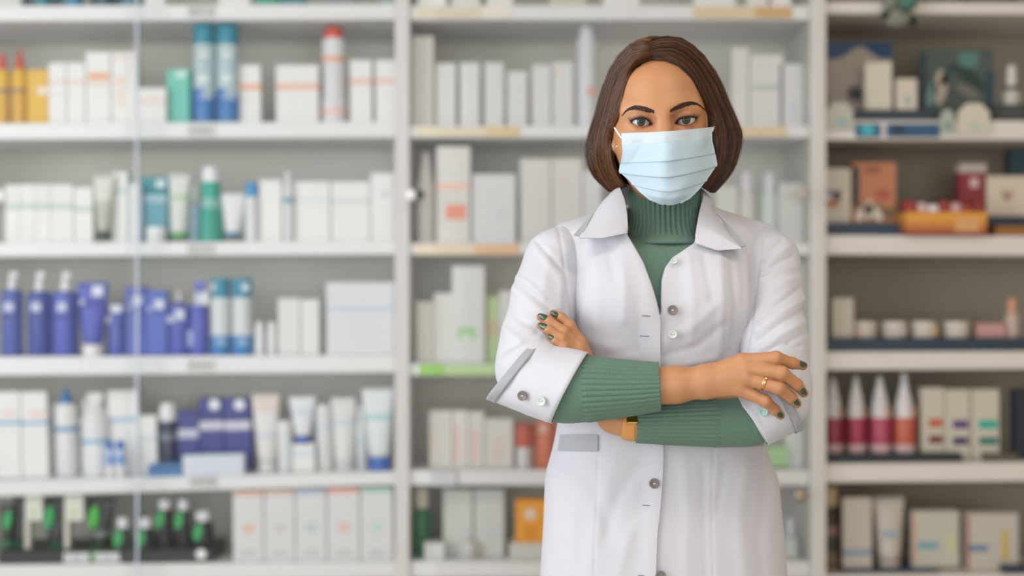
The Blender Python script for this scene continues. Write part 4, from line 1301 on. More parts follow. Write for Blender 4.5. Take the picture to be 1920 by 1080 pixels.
def head_sdf(x, y, z):
    lx, ly, lz = tolocal(x, y, z)
    d = ell(lx, ly, lz, (0, 0.088, 0.028), (0.069, 0.092, 0.084))
    d = smin(d, ell(lx, ly, lz, (0, 0.060, -0.030), (0.0585, 0.062, 0.073)), 0.035)
    d = smin(d, ell(lx, ly, lz, (0, 0.030, -0.076), (0.026, 0.028, 0.024)), 0.025)          # chin
    for s in (-1, 1):
        d = smin(d, ell(lx, ly, lz, (s * 0.038, 0.030, -0.030), (0.018, 0.020, 0.016)), 0.022)   # cheekbone
        d = smin(d, cone(lx, ly, lz, np.array((s * 0.010, 0.004, 0.017)), np.array((s * 0.046, 0.022, 0.021)), 0.0085, 0.008), 0.016)  # brow ridge
        d = smax(d, -ell(lx, ly, lz, (s * 0.029, -0.004, 0.000), (0.019, 0.012, 0.0105)), 0.014)  # socket
    d = smin(d, cone(lx, ly, lz, np.array((0, 0.004, 0.012)), np.array((0, -0.013, -0.034)), 0.0065, 0.0085), 0.013)  # nose
    d = smin(d, ell(lx, ly, lz, (0, -0.012, -0.040), (0.013, 0.011, 0.009)), 0.010)
    for i, c in enumerate(EYEC):                                                          # lids over the eyeballs
        q = np.sqrt((x - c[0]) ** 2 + (y - c[1]) ** 2 + (z - c[2]) ** 2)
        d = smin(d, q - (EYER + 0.0013), 0.005)
        m = (q < 0.03) & (y < c[1] + 0.004)
        if m.any():
            px, py = proj(x[m], y[m], z[m])
            e = sdpoly(px, py, EPOLY[i]) / 1378.0
            dm = d[m]
            d[m] = smax(dm, -np.maximum(e, -(0.004 - 0) + 0 * e), 0.0008)
    for (sx, zz) in ((-1, -0.008), (1, -0.006)):
        er = ell(lx, ly, lz, (sx * 0.0665, 0.070, zz + 0.004), (0.006, 0.017, 0.029))
        er = smin(er, ell(lx, ly, lz, (sx * 0.0655, 0.060, zz - 0.017), (0.0058, 0.010, 0.0105)), 0.006)
        er = smax(er, -ell(lx, ly, lz, (sx * 0.073, 0.066, zz + 0.006), (0.005, 0.009, 0.016)), 0.004)
        d = smin(d, er, 0.005)
    # neck
    d = smin(d, cone(x, y, z, wn(1246, 300, 2.045), wn(1246, 440, 2.048), 0.045, 0.045), 0.03)
    return d


hV, hQ = nets(head_sdf, E0 + np.array((-0.085, -0.045, -0.175)), E0 + np.array((0.085, 0.20, 0.125)), 0.00115)
head_bvh = bvh_of(hV, hQ)

RH = {  # right hand: pixel x, pixel y, distance, radius
    'index': [(1392, 678, 1.842, .0105), (1455, 671, 1.832, .0084), (1486, 681, 1.842, .0072), (1506, 686, 1.853, .0057)],
    'middle': [(1398, 690, 1.838, .0108), (1466, 699, 1.826, .0086), (1494, 721, 1.838, .0074), (1507.5, 737, 1.850, .0058)],
    'ring': [(1396, 708, 1.838, .0104), (1460, 727, 1.828, .0082), (1482, 745, 1.840, .0071), (1494.5, 757, 1.850, .0057)],
    'pinky': [(1386, 728, 1.842, .0098), (1435, 752, 1.836, .0076), (1452, 768, 1.846, .0065), (1463.5, 779.5, 1.854, .0053)],
    'thumb': [(1340, 704, 1.872, .0110), (1372, 704, 1.888, .0100), (1402, 706, 1.896, .0088), (1424, 712, 1.902, .0072)],
}
LH = {
    'index': [(1087, 642, 1.916, .0085), (1069, 610, 1.912, .0068), (1052, 595, 1.914, .0062), (1037, 587, 1.919, .0050)],
    'middle': [(1085, 652, 1.910, .0090), (1058, 621, 1.904, .0069), (1030, 602, 1.908, .0063), (1013, 594, 1.914, .0051)],
    'ring': [(1083, 662, 1.906, .0088), (1054, 634, 1.898, .0067), (1029, 618, 1.902, .0061), (1013, 611, 1.910, .0050)],
    'pinky': [(1078, 672, 1.902, .0082), (1058, 649, 1.894, .0060), (1042, 638, 1.896, .0055), (1031, 631, 1.902, .0046)],
    'thumb': [(1112, 738, 1.932, .0105), (1098, 706, 1.938, .0095), (1088, 680, 1.942, .0085), (1078, 662, 1.946, .0070)],
}


def hand_sdf(H, wrist, extra):
    def f(x, y, z):
        d = None
        for k, fg in H.items():
            c = chain(x, y, z, [wn(*p[:3]) for p in fg], [p[3] for p in fg], 0.004)
            d = c if d is None else smin(d, c, 0.0012)
        pal = None
        for i, k in enumerate(('index', 'middle', 'ring', 'pinky')):
            w = wrist[i]
            c = cone(x, y, z, wn(*w[:3]), wn(*H[k][0][:3]), w[3], H[k][0][3] * 1.02)
            pal = c if pal is None else smin(pal, c, 0.010)
        c = cone(x, y, z, wn(*wrist[0][:3]), wn(*H['thumb'][0][:3]), 0.013, 0.0125)
        pal = smin(pal, c, 0.012)
        d = smin(d, pal, 0.0045)
        for (a, b) in extra:
            d = smin(d, cone(x, y, z, wn(*a[:3]), wn(*b[:3]), a[3], b[3]), 0.010)
        return d
    return f

RW = [(1322, 705, 1.852, .0115), (1322, 712, 1.850, .0125), (1322, 721, 1.850, .0125), (1322, 730, 1.853, .0115)]
rV, rQ = nets(hand_sdf(RH, RW, [((1215, 725, 1.864, .0262), (1268, 721, 1.860, .0232)), ((1268, 721, 1.860, .0232), (1318, 718, 1.856, .0190))]),
              wn(1195, 800, 1.86) + np.array((-0.02, -0.06, -0.02)), wn(1525, 645, 1.86) + np.array((0.02, 0.065, 0.02)), 0.00105)
LW = [(1136, 768, 1.916, .0125), (1142, 776, 1.914, .0130), (1148, 784, 1.912, .0130), (1152, 792, 1.911, .0115)]
lV, lQ = nets(hand_sdf(LH, LW, [((1150, 784, 1.910, .0195), (1190, 794, 1.900, .0215)), ((1190, 794, 1.900, .0215), (1260, 793, 1.898, .0240))]),
              wn(1005, 835, 1.91) + np.array((-0.02, -0.04, -0.02)), wn(1265, 575, 1.91) + np.array((0.02, 0.045, 0.02)), 0.00115)
rbvh, lbvh = bvh_of(rV, rQ), bvh_of(lV, lQ)

# body under the clothes: trunk, arms and legs in one figure with the head and hands
def body_sdf(x, y, z):
    d = ell(x, y, z, (0.225, 2.045, 1.17), (0.135, 0.075, 0.20))
    d = smin(d, ell(x, y, z, (0.222, 2.045, 0.90), (0.145, 0.085, 0.13)), 0.08)
    d = smin(d, cone(x, y, z, wn(1246, 380, 2.05), wn(1246, 480, 2.055), 0.040, 0.042), 0.03)
    for s, S, El in ((-1, (1085, 475, 2.035), (992, 700, 1.955)), (1, (1405, 475, 2.035), (1458, 735, 1.925))):
        d = smin(d, cone(x, y, z, wn(1243 + s * 60, 450, 2.045), wn(*S), 0.028, 0.025), 0.02)
        d = smin(d, cone(x, y, z, wn(*S), wn(*El), 0.028, 0.026), 0.02)
    d = smin(d, cone(x, y, z, wn(992, 700, 1.955), wn(1215, 725, 1.864), 0.026, 0.0225), 0.01)
    d = smin(d, cone(x, y, z, wn(1458, 735, 1.925), wn(1250, 793, 1.898), 0.026, 0.0215), 0.015)
    for s in (-1, 1):
        d = smin(d, chain(x, y, z, [(0.222 + s * 0.075, 2.045, 0.85), (0.222 + s * 0.08, 2.035, 0.48), (0.222 + s * 0.085, 2.06, 0.09)], [0.075, 0.052, 0.034], 0.03), 0.04)
        d = smin(d, cone(x, y, z, np.array((0.222 + s * 0.085, 2.07, 0.045)), np.array((0.222 + s * 0.095, 1.93, 0.03)), 0.034, 0.024), 0.03)
    return d
bV, bQ = nets(body_sdf, (-0.05, 1.80, 0.0), (0.50, 2.20, 1.48), 0.007)

aV = np.concatenate([hV, rV, lV, bV])
aF = np.concatenate([hQ, rQ + len(hV), lQ + len(hV) + len(rV), bQ + len(hV) + len(rV) + len(lV)])
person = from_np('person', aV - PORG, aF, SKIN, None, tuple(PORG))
tag(person, 'person in a white lab coat, green turtleneck and pale blue face mask, arms crossed', 'person')
# make-up and painted shade round the eyes and a little warmth in the cheeks, knuckles and ears
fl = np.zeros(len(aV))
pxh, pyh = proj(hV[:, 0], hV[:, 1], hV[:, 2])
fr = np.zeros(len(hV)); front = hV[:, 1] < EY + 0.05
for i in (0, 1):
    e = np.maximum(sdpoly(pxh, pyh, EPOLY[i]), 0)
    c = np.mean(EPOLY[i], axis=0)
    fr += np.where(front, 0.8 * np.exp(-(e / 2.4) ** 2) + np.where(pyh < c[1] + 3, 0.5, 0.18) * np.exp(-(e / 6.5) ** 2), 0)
for (cx_, cy_, sg_, w_) in ((1229, 221, 7, .30), (1261, 218, 7, .34), (1200, 214, 11, .22), (1288, 211, 12, .26)):     # shade painted in at inner corners and lids for depth, over lid make-up
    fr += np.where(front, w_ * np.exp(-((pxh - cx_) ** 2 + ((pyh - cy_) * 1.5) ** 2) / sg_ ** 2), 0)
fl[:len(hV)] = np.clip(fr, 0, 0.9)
off = len(hV)
for (V, H) in ((rV, RH), (lV, LH)):
    f_ = np.zeros(len(V))
    for k, fg in H.items():
        for p, wgt in ((fg[1], .10), (fg[2], .12), (fg[3], .25)):
            c = wn(*p[:3])
            f_ += wgt * np.exp(-(np.linalg.norm(V - c, axis=1) / 0.009) ** 2)
    fl[off:off + len(V)] = np.clip(f_, 0, 0.5)
    off += len(V)
at_ = person.data.attributes.new('flush_and_shade', 'FLOAT', 'POINT')
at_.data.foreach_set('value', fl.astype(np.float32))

# hair roots darken the scalp behind the hairline
FACE = [(1219, 115), (1198, 124), (1181, 146), (1169, 182), (1162, 218), (1152, 248), (1140, 300), (1150, 420), (1340, 420), (1352, 300), (1338, 250), (1326, 214), (1313, 183), (1295, 149), (1271, 127), (1246, 117)]
sc_ = np.zeros(len(aV))
sc_[:len(hV)] = np.where(pyh < 245, np.clip(sdpoly(pxh, pyh, FACE) / 4.0, 0, 1), 0)
at_ = person.data.attributes.new('scalp', 'FLOAT', 'POINT')
at_.data.foreach_set('value', sc_.astype(np.float32))

# eyes
def eyeball(i):
    n, k = 40, 30
    V, F, mi = [], [], []
    c = EYEC[i]
    tgt = np.array((0, 0, CAMZ + 0.06)) - c
    tgt = tgt / np.linalg.norm(tgt)
    ax = np.cross(tgt, (0, 0, 1.0)); ax /= np.linalg.norm(ax)
    up = np.cross(ax, tgt)
    for j in range(k + 1):
        a = math.pi * (j / k) ** 1.4
        rr = EYER + (0.0007 * max(0, math.cos(min(a / R(29), 1) * math.pi / 2)))
        for q in range(n):
            b = 2 * math.pi * q / n
            V.append(c + rr * (tgt * math.cos(a) + math.sin(a) * (ax * math.cos(b) + up * math.sin(b))))
    for j in range(k):
        a = math.pi * ((j + 0.5) / k) ** 1.4
        for q in range(n):
            q2 = (q + 1) % n
            F.append((j * n + q, (j + 1) * n + q, (j + 1) * n + q2, j * n + q2))
            mi.append(0 if a < R(12) else (1 if a < R(24) else (2 if a < R(27.5) else 3)))
    mm = [mat('#040404', 0.08, name='pupil', spec=0.35), mat('#3f4c44', 0.10, name='grey_green_iris', spec=0.35, vary=0.45, bscale=900), mat('#161c19', 0.10, name='iris_rim', spec=0.35), mat('#b9aea8', 0.12, name='eye_white', spec=0.8)]
    o = pm('eye', V, F, mm, person)
    o.data.polygons.foreach_set('material_index', mi)
    o['label'] = 'grey-green eye'
eyeball(0); eyeball(1)
DARKH = mat('#332016', 0.65, name='lash_and_brow')


def strand(pts, r0, r1, n=3):
    k = len(pts)
    return tubepath(pts, [r0 + (r1 - r0) * i / (k - 1) for i in range(k)], n, cap=False)
for i in (0, 1):
    top = EPOLY[i][:7]
    T = np.array(top, float)
    line = cat(T, np.linspace(0, 1, 22))
    P = []
    for q in line:
        l, n_ = cast(head_bvh, q[0], q[1] - 0.6)
        P.append((l if l is not None else W(q[0], q[1], EY)) + Vector((0, -0.0006, 0)))
    rad = [0.0006 + 0.0009 * math.sin(math.pi * j / 21) for j in range(22)]
    parts = [tubepath(P, rad, 5)]
    out = -1 if i == 0 else 1
    for j in range(30):
        t = j / 29
        b = cat(T, np.array([t]))[0]
        tt = t if i == 1 else 1 - t            # 0 at the nose, 1 at the outer corner
        ln = 0.0045 + 0.0045 * tt
        l, n_ = cast(head_bvh, b[0], b[1] - 0.6)
        p0 = (l if l is not None else W(b[0], b[1], EY)) + Vector((0, -0.0005, 0))
        dx = out * (0.15 + 0.75 * (tt - 0.25)) + rng.normal(0, .08)
        d1 = Vector((dx * 0.6, -1.0, 0.05)).normalized() * ln * 0.5
        d2 = Vector((dx, -0.35, 0.95)).normalized() * ln * 0.6
        parts.append(strand([p0, p0 + d1 * 0.6 + d2 * 0.15, p0 + d1 * 0.95 + d2 * 0.55, p0 + d1 + d2], 0.00040, 0.00010))
    low = np.array(EPOLY[i][6:] + [EPOLY[i][0]], float)
    for j in range(14):
        b = cat(low, np.array([(j + .5) / 14]))[0]
        l, n_ = cast(head_bvh, b[0], b[1] + 0.5)
        if l is None: continue
        p0 = l + Vector((0, -0.0004, 0))
        parts.append(strand([p0, p0 + Vector((out * 0.0006, -0.001, -0.0012)), p0 + Vector((out * 0.0012, -0.0012, -0.0026))], 0.00014, 0.00005))
    pb('eyelashes', parts, DARKH, person)

BROW = [[(1227, 210), (1217, 207), (1206, 204.2), (1194, 202.2), (1184, 203.2), (1175, 207.5), (1169, 214)], [(1256, 208.5), (1265, 204), (1276, 199), (1288, 195.2), (1299, 193.8), (1309, 196.2), (1318, 203)]]
BTH = [2.6, 4.4, 4.9, 4.2, 3.2, 2.0, 0.8]
for i in (0, 1):
    C = np.array(BROW[i], float)
    parts = []
    out = -1 if i == 0 else 1
    for j in range(520):
        t = rng.random() ** 0.9
        c = cat(C, np.array([t]))[0]
        c2 = cat(C, np.array([min(1, t + 0.05)]))[0]
        tg = (c2 - c) / (np.linalg.norm(c2 - c) + 1e-9)
        th = float(cat(np.array(BTH), np.array([t]))[0])
        v = rng.uniform(-1, 1)
        p = c + np.array((0, 1.0)) * v * th
        up = -0.55 * (1 - t) + (0.35 if v < 0 else -0.2)
        dr = tg + np.array((0, up)); dr /= np.linalg.norm(dr)
        ln = rng.uniform(5, 8.5) * (1 - 0.35 * t)
        pts = []
        for s in (0, .5, 1):
            q = p + dr * ln * s
            l, n_ = cast(head_bvh, q[0], q[1])
            if l is None: break
            pts.append(l + n_ * (0.0003 + 0.0006 * s * (1 - s) * 2))
        if len(pts) == 3: parts.append(strand(pts, 0.00032, 0.0001))
    pb('eyebrow', parts, DARKH, person)

# fingernails, ring, earring
def nail(bvh, fg, px, py, hl, hw, side, tilt=(0, 0)):
    tip, dip = wn(*fg[3][:3]), wn(*fg[2][:3])
    ax = tip - dip; ax /= np.linalg.norm(ax)
    c, nn = cast(bvh, px, py)
    if c is None:
        c = W(px, py, fg[3][2] - fg[3][3]); nn = Vector((0, -1, 0))
    nn = (nn * 0.6 + Vector((tilt[0], -0.6, tilt[1]))).normalized()
    nn = np.array(nn); nn -= ax * (nn @ ax); nn /= np.linalg.norm(nn)
    sd = np.cross(ax, nn)
    V, F = [], []
    n, k = 20, 7
    for j in range(k + 1):
        a = math.pi / 2 * j / k
        for q in range(n):
            b = 2 * math.pi * q / n
            x_, y_ = math.cos(b) * math.cos(a), math.sin(b) * math.cos(a)
            V.append(np.array(c) + ax * hl * x_ + sd * hw * y_ * (1 - 0.12 * x_) + nn * (0.0012 * math.sin(a) - 0.0014 * y_ * y_ + 0.0006))
    F = grid_faces(n, k + 1, True)
    pm('fingernail', V, F, NAIL, person)
nail(rbvh, RH['index'], 1505.5, 682.5, .0072, .0042, 0, (0.15, 0.35))
nail(rbvh, RH['middle'], 1507, 733.5, .0076, .0044, 0, (0.40, 0.15))
nail(rbvh, RH['ring'], 1494, 754, .0072, .0042, 0, (0.30, 0.15))
nail(rbvh, RH['pinky'], 1462.5, 777, .0066, .0038, 0, (0.30, 0.15))
nail(lbvh, LH['index'], 1041, 589, .0074, .0038, 0, (0, 0.25))
nail(lbvh, LH['middle'], 1018.5, 594, .0078, .0044, 0, (0, 0.1))
nail(lbvh, LH['ring'], 1018.5, 611.5, .0078, .0044, 0, (0, 0.1))
nail(lbvh, LH['pinky'], 1033, 632, .0060, .0036, 0, (0, 0.1))


def torus_at(name, c, axis, R0, r0, m, parent, sy=1.0, n=36, flat=1.0):
    axis = Vector(axis).normalized()
    u = axis.cross(Vector((0, 0, 1))).normalized(); v = axis.cross(u)
    V, k = [], 10
    for i in range(n):
        a = 2 * math.pi * i / n
        d = u * math.cos(a) + v * math.sin(a)
        for j in range(k):
            b = 2 * math.pi * j / k
            V.append(np.array(Vector(c) + d * (R0 + r0 * math.cos(b)) + axis * r0 * flat * math.sin(b)))
    F = [(i * k + j, ((i + 1) % n) * k + j, ((i + 1) % n) * k + (j + 1) % k, i * k + (j + 1) % k) for i in range(n) for j in range(k)]
    return pm(name, V, F, m, parent)
a_, b_ = wn(*RH['ring'][0][:3]), wn(*RH['ring'][1][:3])
rc_ = wn(1433.5, 717, 1.8325)
o = torus_at('finger_ring', rc_, b_ - a_, 0.0098, 0.0010, GOLD, person, flat=2.6)
o['label'] = 'rose gold band on the ring finger'
le, ne = cast(head_bvh, 1157, 274.5)
bm = bmesh.new(); bmesh.ops.create_uvsphere(bm, u_segments=14, v_segments=10, radius=0.0023)
ea = from_bm('earring', bm, mat('#d8c9a8', 0.15, 1.0, name='pale_gold'), person, None, True)
ea.location = Vector(le if le is not None else W(1157, 274.5, EY + .05)) - Vector(PORG) + Vector((0, -0.001, 0))
# ------------------------------------------------------------------ the coat
TSEC = [  # pixel row, left, right, front distance, back distance
    (392, 1176, 1316, 1.990, 2.095), (404, 1120, 1368, 1.975, 2.105), (418, 1072, 1408, 1.962, 2.115), (436, 1056, 1428, 1.952, 2.125), (470, 1055, 1428, 1.938, 2.13),
    (520, 1060, 1425, 1.925, 2.135), (580, 1064, 1420, 1.914, 2.14), (650, 1066, 1414, 1.917, 2.135), (720, 1062, 1410, 1.930, 2.125),
    (790, 1046, 1424, 1.934, 2.125), (840, 1037, 1433, 1.930, 2.13), (890, 1022, 1456, 1.925, 2.135), (980, 1019, 1465, 1.920, 2.14), (1080, 1013, 1473, 1.918, 2.14),
    (1250, 1006, 1482, 1.914, 2.145), (1420, 1000, 1490, 1.910, 2.15), (1660, 996, 1496, 1.908, 2.152)]
_tz = np.array([CAMZ - (s[0] - 540) / FPX * 2.03 for s in TSEC])[::-1]
def _tab(vals):
    vals = np.array(vals)[::-1]
    zz = np.linspace(_tz[0], _tz[-1], 400)
    v = np.interp(zz, _tz, vals)
    k = np.ones(13) / 13
    vp = np.pad(v, 6, mode='edge')
    return zz, np.convolve(vp, k, 'valid')
_cx = _tab([((s[1] + s[2]) / 2 - 960) / FPX * 2.03 for s in TSEC])
_ax = _tab([(s[2] - s[1]) / 2 / FPX * 2.03 for s in TSEC])
_cy = _tab([(s[3] + s[4]) / 2 for s in TSEC])
_by = _tab([(s[4] - s[3]) / 2 for s in TSEC])


def trunk(x, y, z, off=0.0):
    cx, a, cy, b = np.interp(z, *_cx), np.interp(z, *_ax) - off, np.interp(z, *_cy), np.interp(z, *_by) - off
    n = 2.5
    u, v = np.abs((x - cx) / a), np.abs((y - cy) / b)
    q = (u ** n + v ** n + 1e-9) ** (1 / n)
    g = np.sqrt((u ** (n - 1) / a) ** 2 + (v ** (n - 1) / b) ** 2) / (q ** (n - 1) + 1e-9)
    d = (q - 1) / np.maximum(g, 1e-3)
    d = np.minimum(d, 0.08)
    return smax(d, z - (_tz[-1] - off), 0.012)

VPOLY = [(1172, 300), (1174, 400), (1175, 438), (1190, 462), (1207, 492), (1222, 532), (1232, 565), (1237, 590), (1239, 590), (1238.5, 560), (1240, 525), (1246, 503), (1262, 482), (1286, 466), (1302, 455), (1312, 400), (1318, 300)]


def coat_sdf(x, y, z):
    d = trunk(x, y, z)
    for (a, b) in ((1150, 1066), (1335, 1424)):
        d = smin(d, cone(x, y, z, wn(a, 432, 2.045), wn(b, 455, 2.035), 0.032, 0.030), 0.02)
    # bust
    for px in (1165, 1330):
        d = smin(d, ell(x, y, z, wn(px, 560, 1.955), (0.055, 0.045, 0.055)), 0.03)
    px, py = proj(x, y, z)
    m = (y < 2.05)
    if m.any():
        e = sdpoly(px[m], py[m], VPOLY) / 1370.0
        d[m] = smax(d[m], -e, 0.003)
    d = np.maximum(d, np.minimum(d + 0.009, 0.46 - z))
    return d

cV, cQ = nets(coat_sdf, (0.015, 1.885, 0.455), (0.42, 2.17, 1.43), 0.0028)
cV = relax(cV, cQ, 1, 0.4)
CST = [  # folds: polyline, mm, half width px
    ([(1093, 452), (1090, 520), (1082, 600)], -2.0, 7), ([(1110, 455), (1122, 540), (1118, 640)], 1.8, 10), ([(1140, 455), (1150, 520)], -1.6, 9), ([(1165, 455), (1172, 520), (1168, 600)], 1.6, 9),
    ([(1075, 520), (1074, 600), (1080, 660)], 2.0, 6), ([(1200, 520), (1196, 640)], -1.2, 12), ([(1105, 640), (1180, 665)], 2.0, 14), ([(1140, 665), (1225, 655)], -1.6, 10),
    ([(1290, 478), (1300, 560), (1295, 640)], 1.8, 10), ([(1320, 480), (1335, 560)], -1.8, 9), ([(1350, 478), (1355, 560), (1350, 660)], 1.8, 8), ([(1372, 490), (1380, 580), (1372, 660)], -2.0, 7), ([(1398, 480), (1402, 560), (1392, 640)], 2.2, 6),
    ([(1250, 640), (1300, 612), (1340, 575)], 1.6, 10), ([(1245, 668), (1310, 648), (1355, 610)], -1.8, 9), ([(1260, 690), (1340, 672)], 2.0, 8),
    ([(1255, 470), (1262, 600)], 1.0, 12), ([(1225, 450), (1228, 480)], 1, 5),
    ([(1060, 870), (1110, 905), (1150, 1010)], -1.8, 14), ([(1150, 870), (1120, 960), (1105, 1080)], 1.8, 16), ([(1200, 870), (1160, 930), (1135, 1010)], -1.5, 12), ([(1225, 960), (1180, 1000), (1160, 1080)], 1.6, 12),
    ([(1280, 860), (1290, 960), (1285, 1080)], 1.5, 14), ([(1320, 880), (1325, 1080)], -1.4, 10), ([(1400, 870), (1385, 960), (1395, 1080)], 2.0, 14), ([(1440, 900), (1425, 1000), (1430, 1080)], -1.8, 12),
    ([(1360, 870), (1345, 960)], -1.2, 10), ([(1075, 960), (1062, 1080)], 1.5, 14), ([(1035, 900), (1045, 1000)], 1.2, 9),
    # seams
    ([(1122, 850), (1118, 960), (1114, 1080)], -0.9, 2.0), ([(1338, 840), (1335, 960), (1338, 1080)], -0.9, 2.0), ([(1362, 590), (1358, 670)], -0.8, 1.8)]
cV = strokes(cV, cQ, CST)
coat_bvh = bvh_of(cV, cQ)
coat = pm('lab_coat', cV, cQ, COAT, person)
coat['label'] = 'white lab coat with grey trim, worn open at the neck'


def drape(name, pxgrid, off, t, m, parent, bvh=coat_bvh, taper=None):
    """a sheet lying on a garment: pixel grid -> points on the surface, lifted by off (a number or a function of u, v)"""
    nv, nu = len(pxgrid), len(pxgrid[0])
    G = np.zeros((nv, nu, 3)); last = None
    for j in range(nv):
        for i in range(nu):
            l, n_ = cast(bvh, *pxgrid[j][i])
            if l is None:
                l = last if last is not None else W(pxgrid[j][i][0], pxgrid[j][i][1], 1.93)
                n_ = Vector((0, -1, 0))
            last = l
            o_ = off(i / max(1, nu - 1), j / max(1, nv - 1)) if callable(off) else off
            G[j, i] = np.array(l + (n_ * 0.4 + Vector((0, -0.6, 0))) * o_)
    for _ in range(2):
        if nv > 4: G[1:-1] = 0.25 * G[:-2] + 0.5 * G[1:-1] + 0.25 * G[2:]
    V, F = solid_sheet(G[:, ::-1] if False else G, t)
    o = pm(name, V, F, m, parent)
    mark_sharp(o.data, 50)
    return o


def quadgrid(tl, tr, br_, bl, nu, nv):
    g = []
    for j in range(nv):
        v = j / (nv - 1)
        a = (tl[0] + (bl[0] - tl[0]) * v, tl[1] + (bl[1] - tl[1]) * v)
        b = (tr[0] + (br_[0] - tr[0]) * v, tr[1] + (br_[1] - tr[1]) * v)
        g.append([(a[0] + (b[0] - a[0]) * i / (nu - 1), a[1] + (b[1] - a[1]) * i / (nu - 1)) for i in range(nu)])
    return g

# overlapping front edge (placket), from the collar to the hem
EDGE = [(1176, 437), (1190, 462), (1207, 492), (1222, 532), (1233, 568), (1237.5, 592), (1238, 700), (1241, 800), (1244, 850), (1242, 900), (1238, 950), (1232, 1000), (1229.5, 1080), (1227, 1200), (1226, 1500)]
ey = np.array([e[1] for e in EDGE]); ex = np.array([e[0] for e in EDGE])
rows = []
for y_ in np.concatenate([np.linspace(437, 600, 34), np.linspace(610, 1500, 70)]):
    x_ = np.interp(y_, ey, ex)
    w_ = 38
    rows.append([(x_ - w_ * (1 - k / 8) - (4 if y_ < 592 else 0) * 1.0, y_) for k in range(9)])
for r_ in rows:
    for k in range(9):
        pass
drape('placket', rows, lambda u, v: -0.0012 + 0.0042 * u * u * (3 - 2 * u), 0.0016, COAT, coat)


def button(px, py, r, m, bvh, parent, tilt=0):
    l, n_ = cast(bvh, px, py)
    if l is None: return
    n_ = (n_ * 0.5 + Vector((0, -0.5, 0))).normalized()
    o = lathe('button', [(r * 0.86, 0), (r, 0.0006), (r, 0.0020), (r * 0.92, 0.0027), (r * 0.74, 0.0027), (r * 0.62, 0.0021), (0.0001, 0.0020)], m, parent, n=28)
    o.location = Vector(l) - Vector(PORG) + n_ * 0.0042
    o.rotation_euler = n_.to_track_quat('Z', 'Y').to_euler()
    for s in (-1, 1):
        h = lathe('buttonhole_dot', [(r * 0.13, 0), (r * 0.13, 0.0005), (0.0001, 0.0006)], mat('#2e2a2a', 0.6), o, n=10)
        h.location = (s * r * 0.26, 0.0, 0.0019)
    th = box('thread', (-r * 0.28, -r * 0.09, 0.002), (r * 0.28, r * 0.09, 0.0026), mat('#d8d2cc', 0.7), o)
button(1260.5, 581.5, 0.0068, BTND, coat_bvh, coat)
button(1261, 627, 0.0060, BTNM, coat_bvh, coat)
button(1263, 491, 0.0045, BTNM, coat_bvh, coat)
button(1226, 906, 0.0068, BTND, coat_bvh, coat)
button(1238, 1079, 0.0072, BTND, coat_bvh, coat)


def slit(px, py, w, parent, bvh):
    l, n_ = cast(bvh, px, py)
    g = quadgrid((px - w / 2, py - 1), (px + w / 2, py), (px + w / 2, py + 1.2), (px - w / 2, py + 0.2), 6, 2)
    drape('buttonhole', g, 0.0044, 0.0002, mat('#5b4a50', 0.9), parent, bvh)
slit(1211, 592, 15, coat, coat_bvh); slit(1208, 629.5, 17, coat, coat_bvh); slit(1211, 947, 14, coat, coat_bvh); slit(1202, 1078, 12, coat, coat_bvh)
# grey pocket bands
drape('pocket_band', quadgrid((1052, 815), (1121, 815), (1121, 846), (1047, 845), 6, 3), 0.0022, 0.0008, TRIM, coat)
drape('pocket_band', quadgrid((1339, 829), (1428, 828), (1432, 836), (1338, 840), 16, 4), 0.0014, 0.0008, TRIM, coat)
# pocket mouths

# ------------------------------------------------------------------ sleeves
def sleeve_sdf(pts, k=0.03):
    P = [wn(*p[:3]) for p in pts]; rd = [p[3] for p in pts]
    def f(x, y, z):
        return chain(x, y, z, P, rd, k)
    return f
SL = [(1062, 476, 2.030, .036), (1046, 492, 2.018, .0415), (1024, 556, 1.990, .0420), (1006, 636, 1.968, .0430), (998, 690, 1.938, .0430), (1014, 712, 1.912, .043), (1040, 720, 1.892, .041)]
SR = [(1425, 474, 2.030, .034), (1436, 492, 2.015, .0410), (1446, 562, 1.985, .0380), (1450, 640, 1.950, .0400), (1456, 720, 1.916, .0390), (1450, 756, 1.902, .037), (1425, 780, 1.900, .034)]
sV, sQ = nets(sleeve_sdf(SL), wn(915, 810, 1.95) - np.array((0, 0.14, 0)), wn(1095, 415, 1.95) + np.array((0.02, 0.15, 0)), 0.0024)
SLST = [([(1046, 424), (1053, 460), (1060, 512), (1068, 560), (1074, 610)], -1.6, 2.6), ([(1006, 452), (1030, 478), (1058, 510)], -2.0, 4), ([(1000, 462), (1024, 490), (1050, 520)], 2.0, 7),
        ([(964, 528), (1000, 552), (1032, 578)], -2.4, 4.5), ([(958, 540), (995, 566), (1020, 590)], 2.4, 7), ([(966, 520), (990, 530), (1020, 560)], 2.2, 6),
        ([(945, 575), (985, 605), (1005, 612)], -2.2, 7), ([(938, 610), (975, 640)], 2.2, 8), ([(945, 655), (975, 640), (1010, 622)], -2.6, 6), ([(940, 680), (975, 655), (1010, 638)], 2.4, 7), ([(1030, 470), (1020, 540)], 1.4, 9), ([(1052, 530), (1050, 575)], 1.6, 6)]
sV = strokes(sV, sQ, SLST)
slv = pm('sleeve', sV, sQ, COAT, coat)
slL_bvh = bvh_of(sV, sQ)
tV, tQ = nets(sleeve_sdf(SR), wn(1385, 855, 1.95) - np.array((0.02, 0.15, 0)), wn(1535, 415, 1.95) + np.array((0.02, 0.15, 0)), 0.0024)
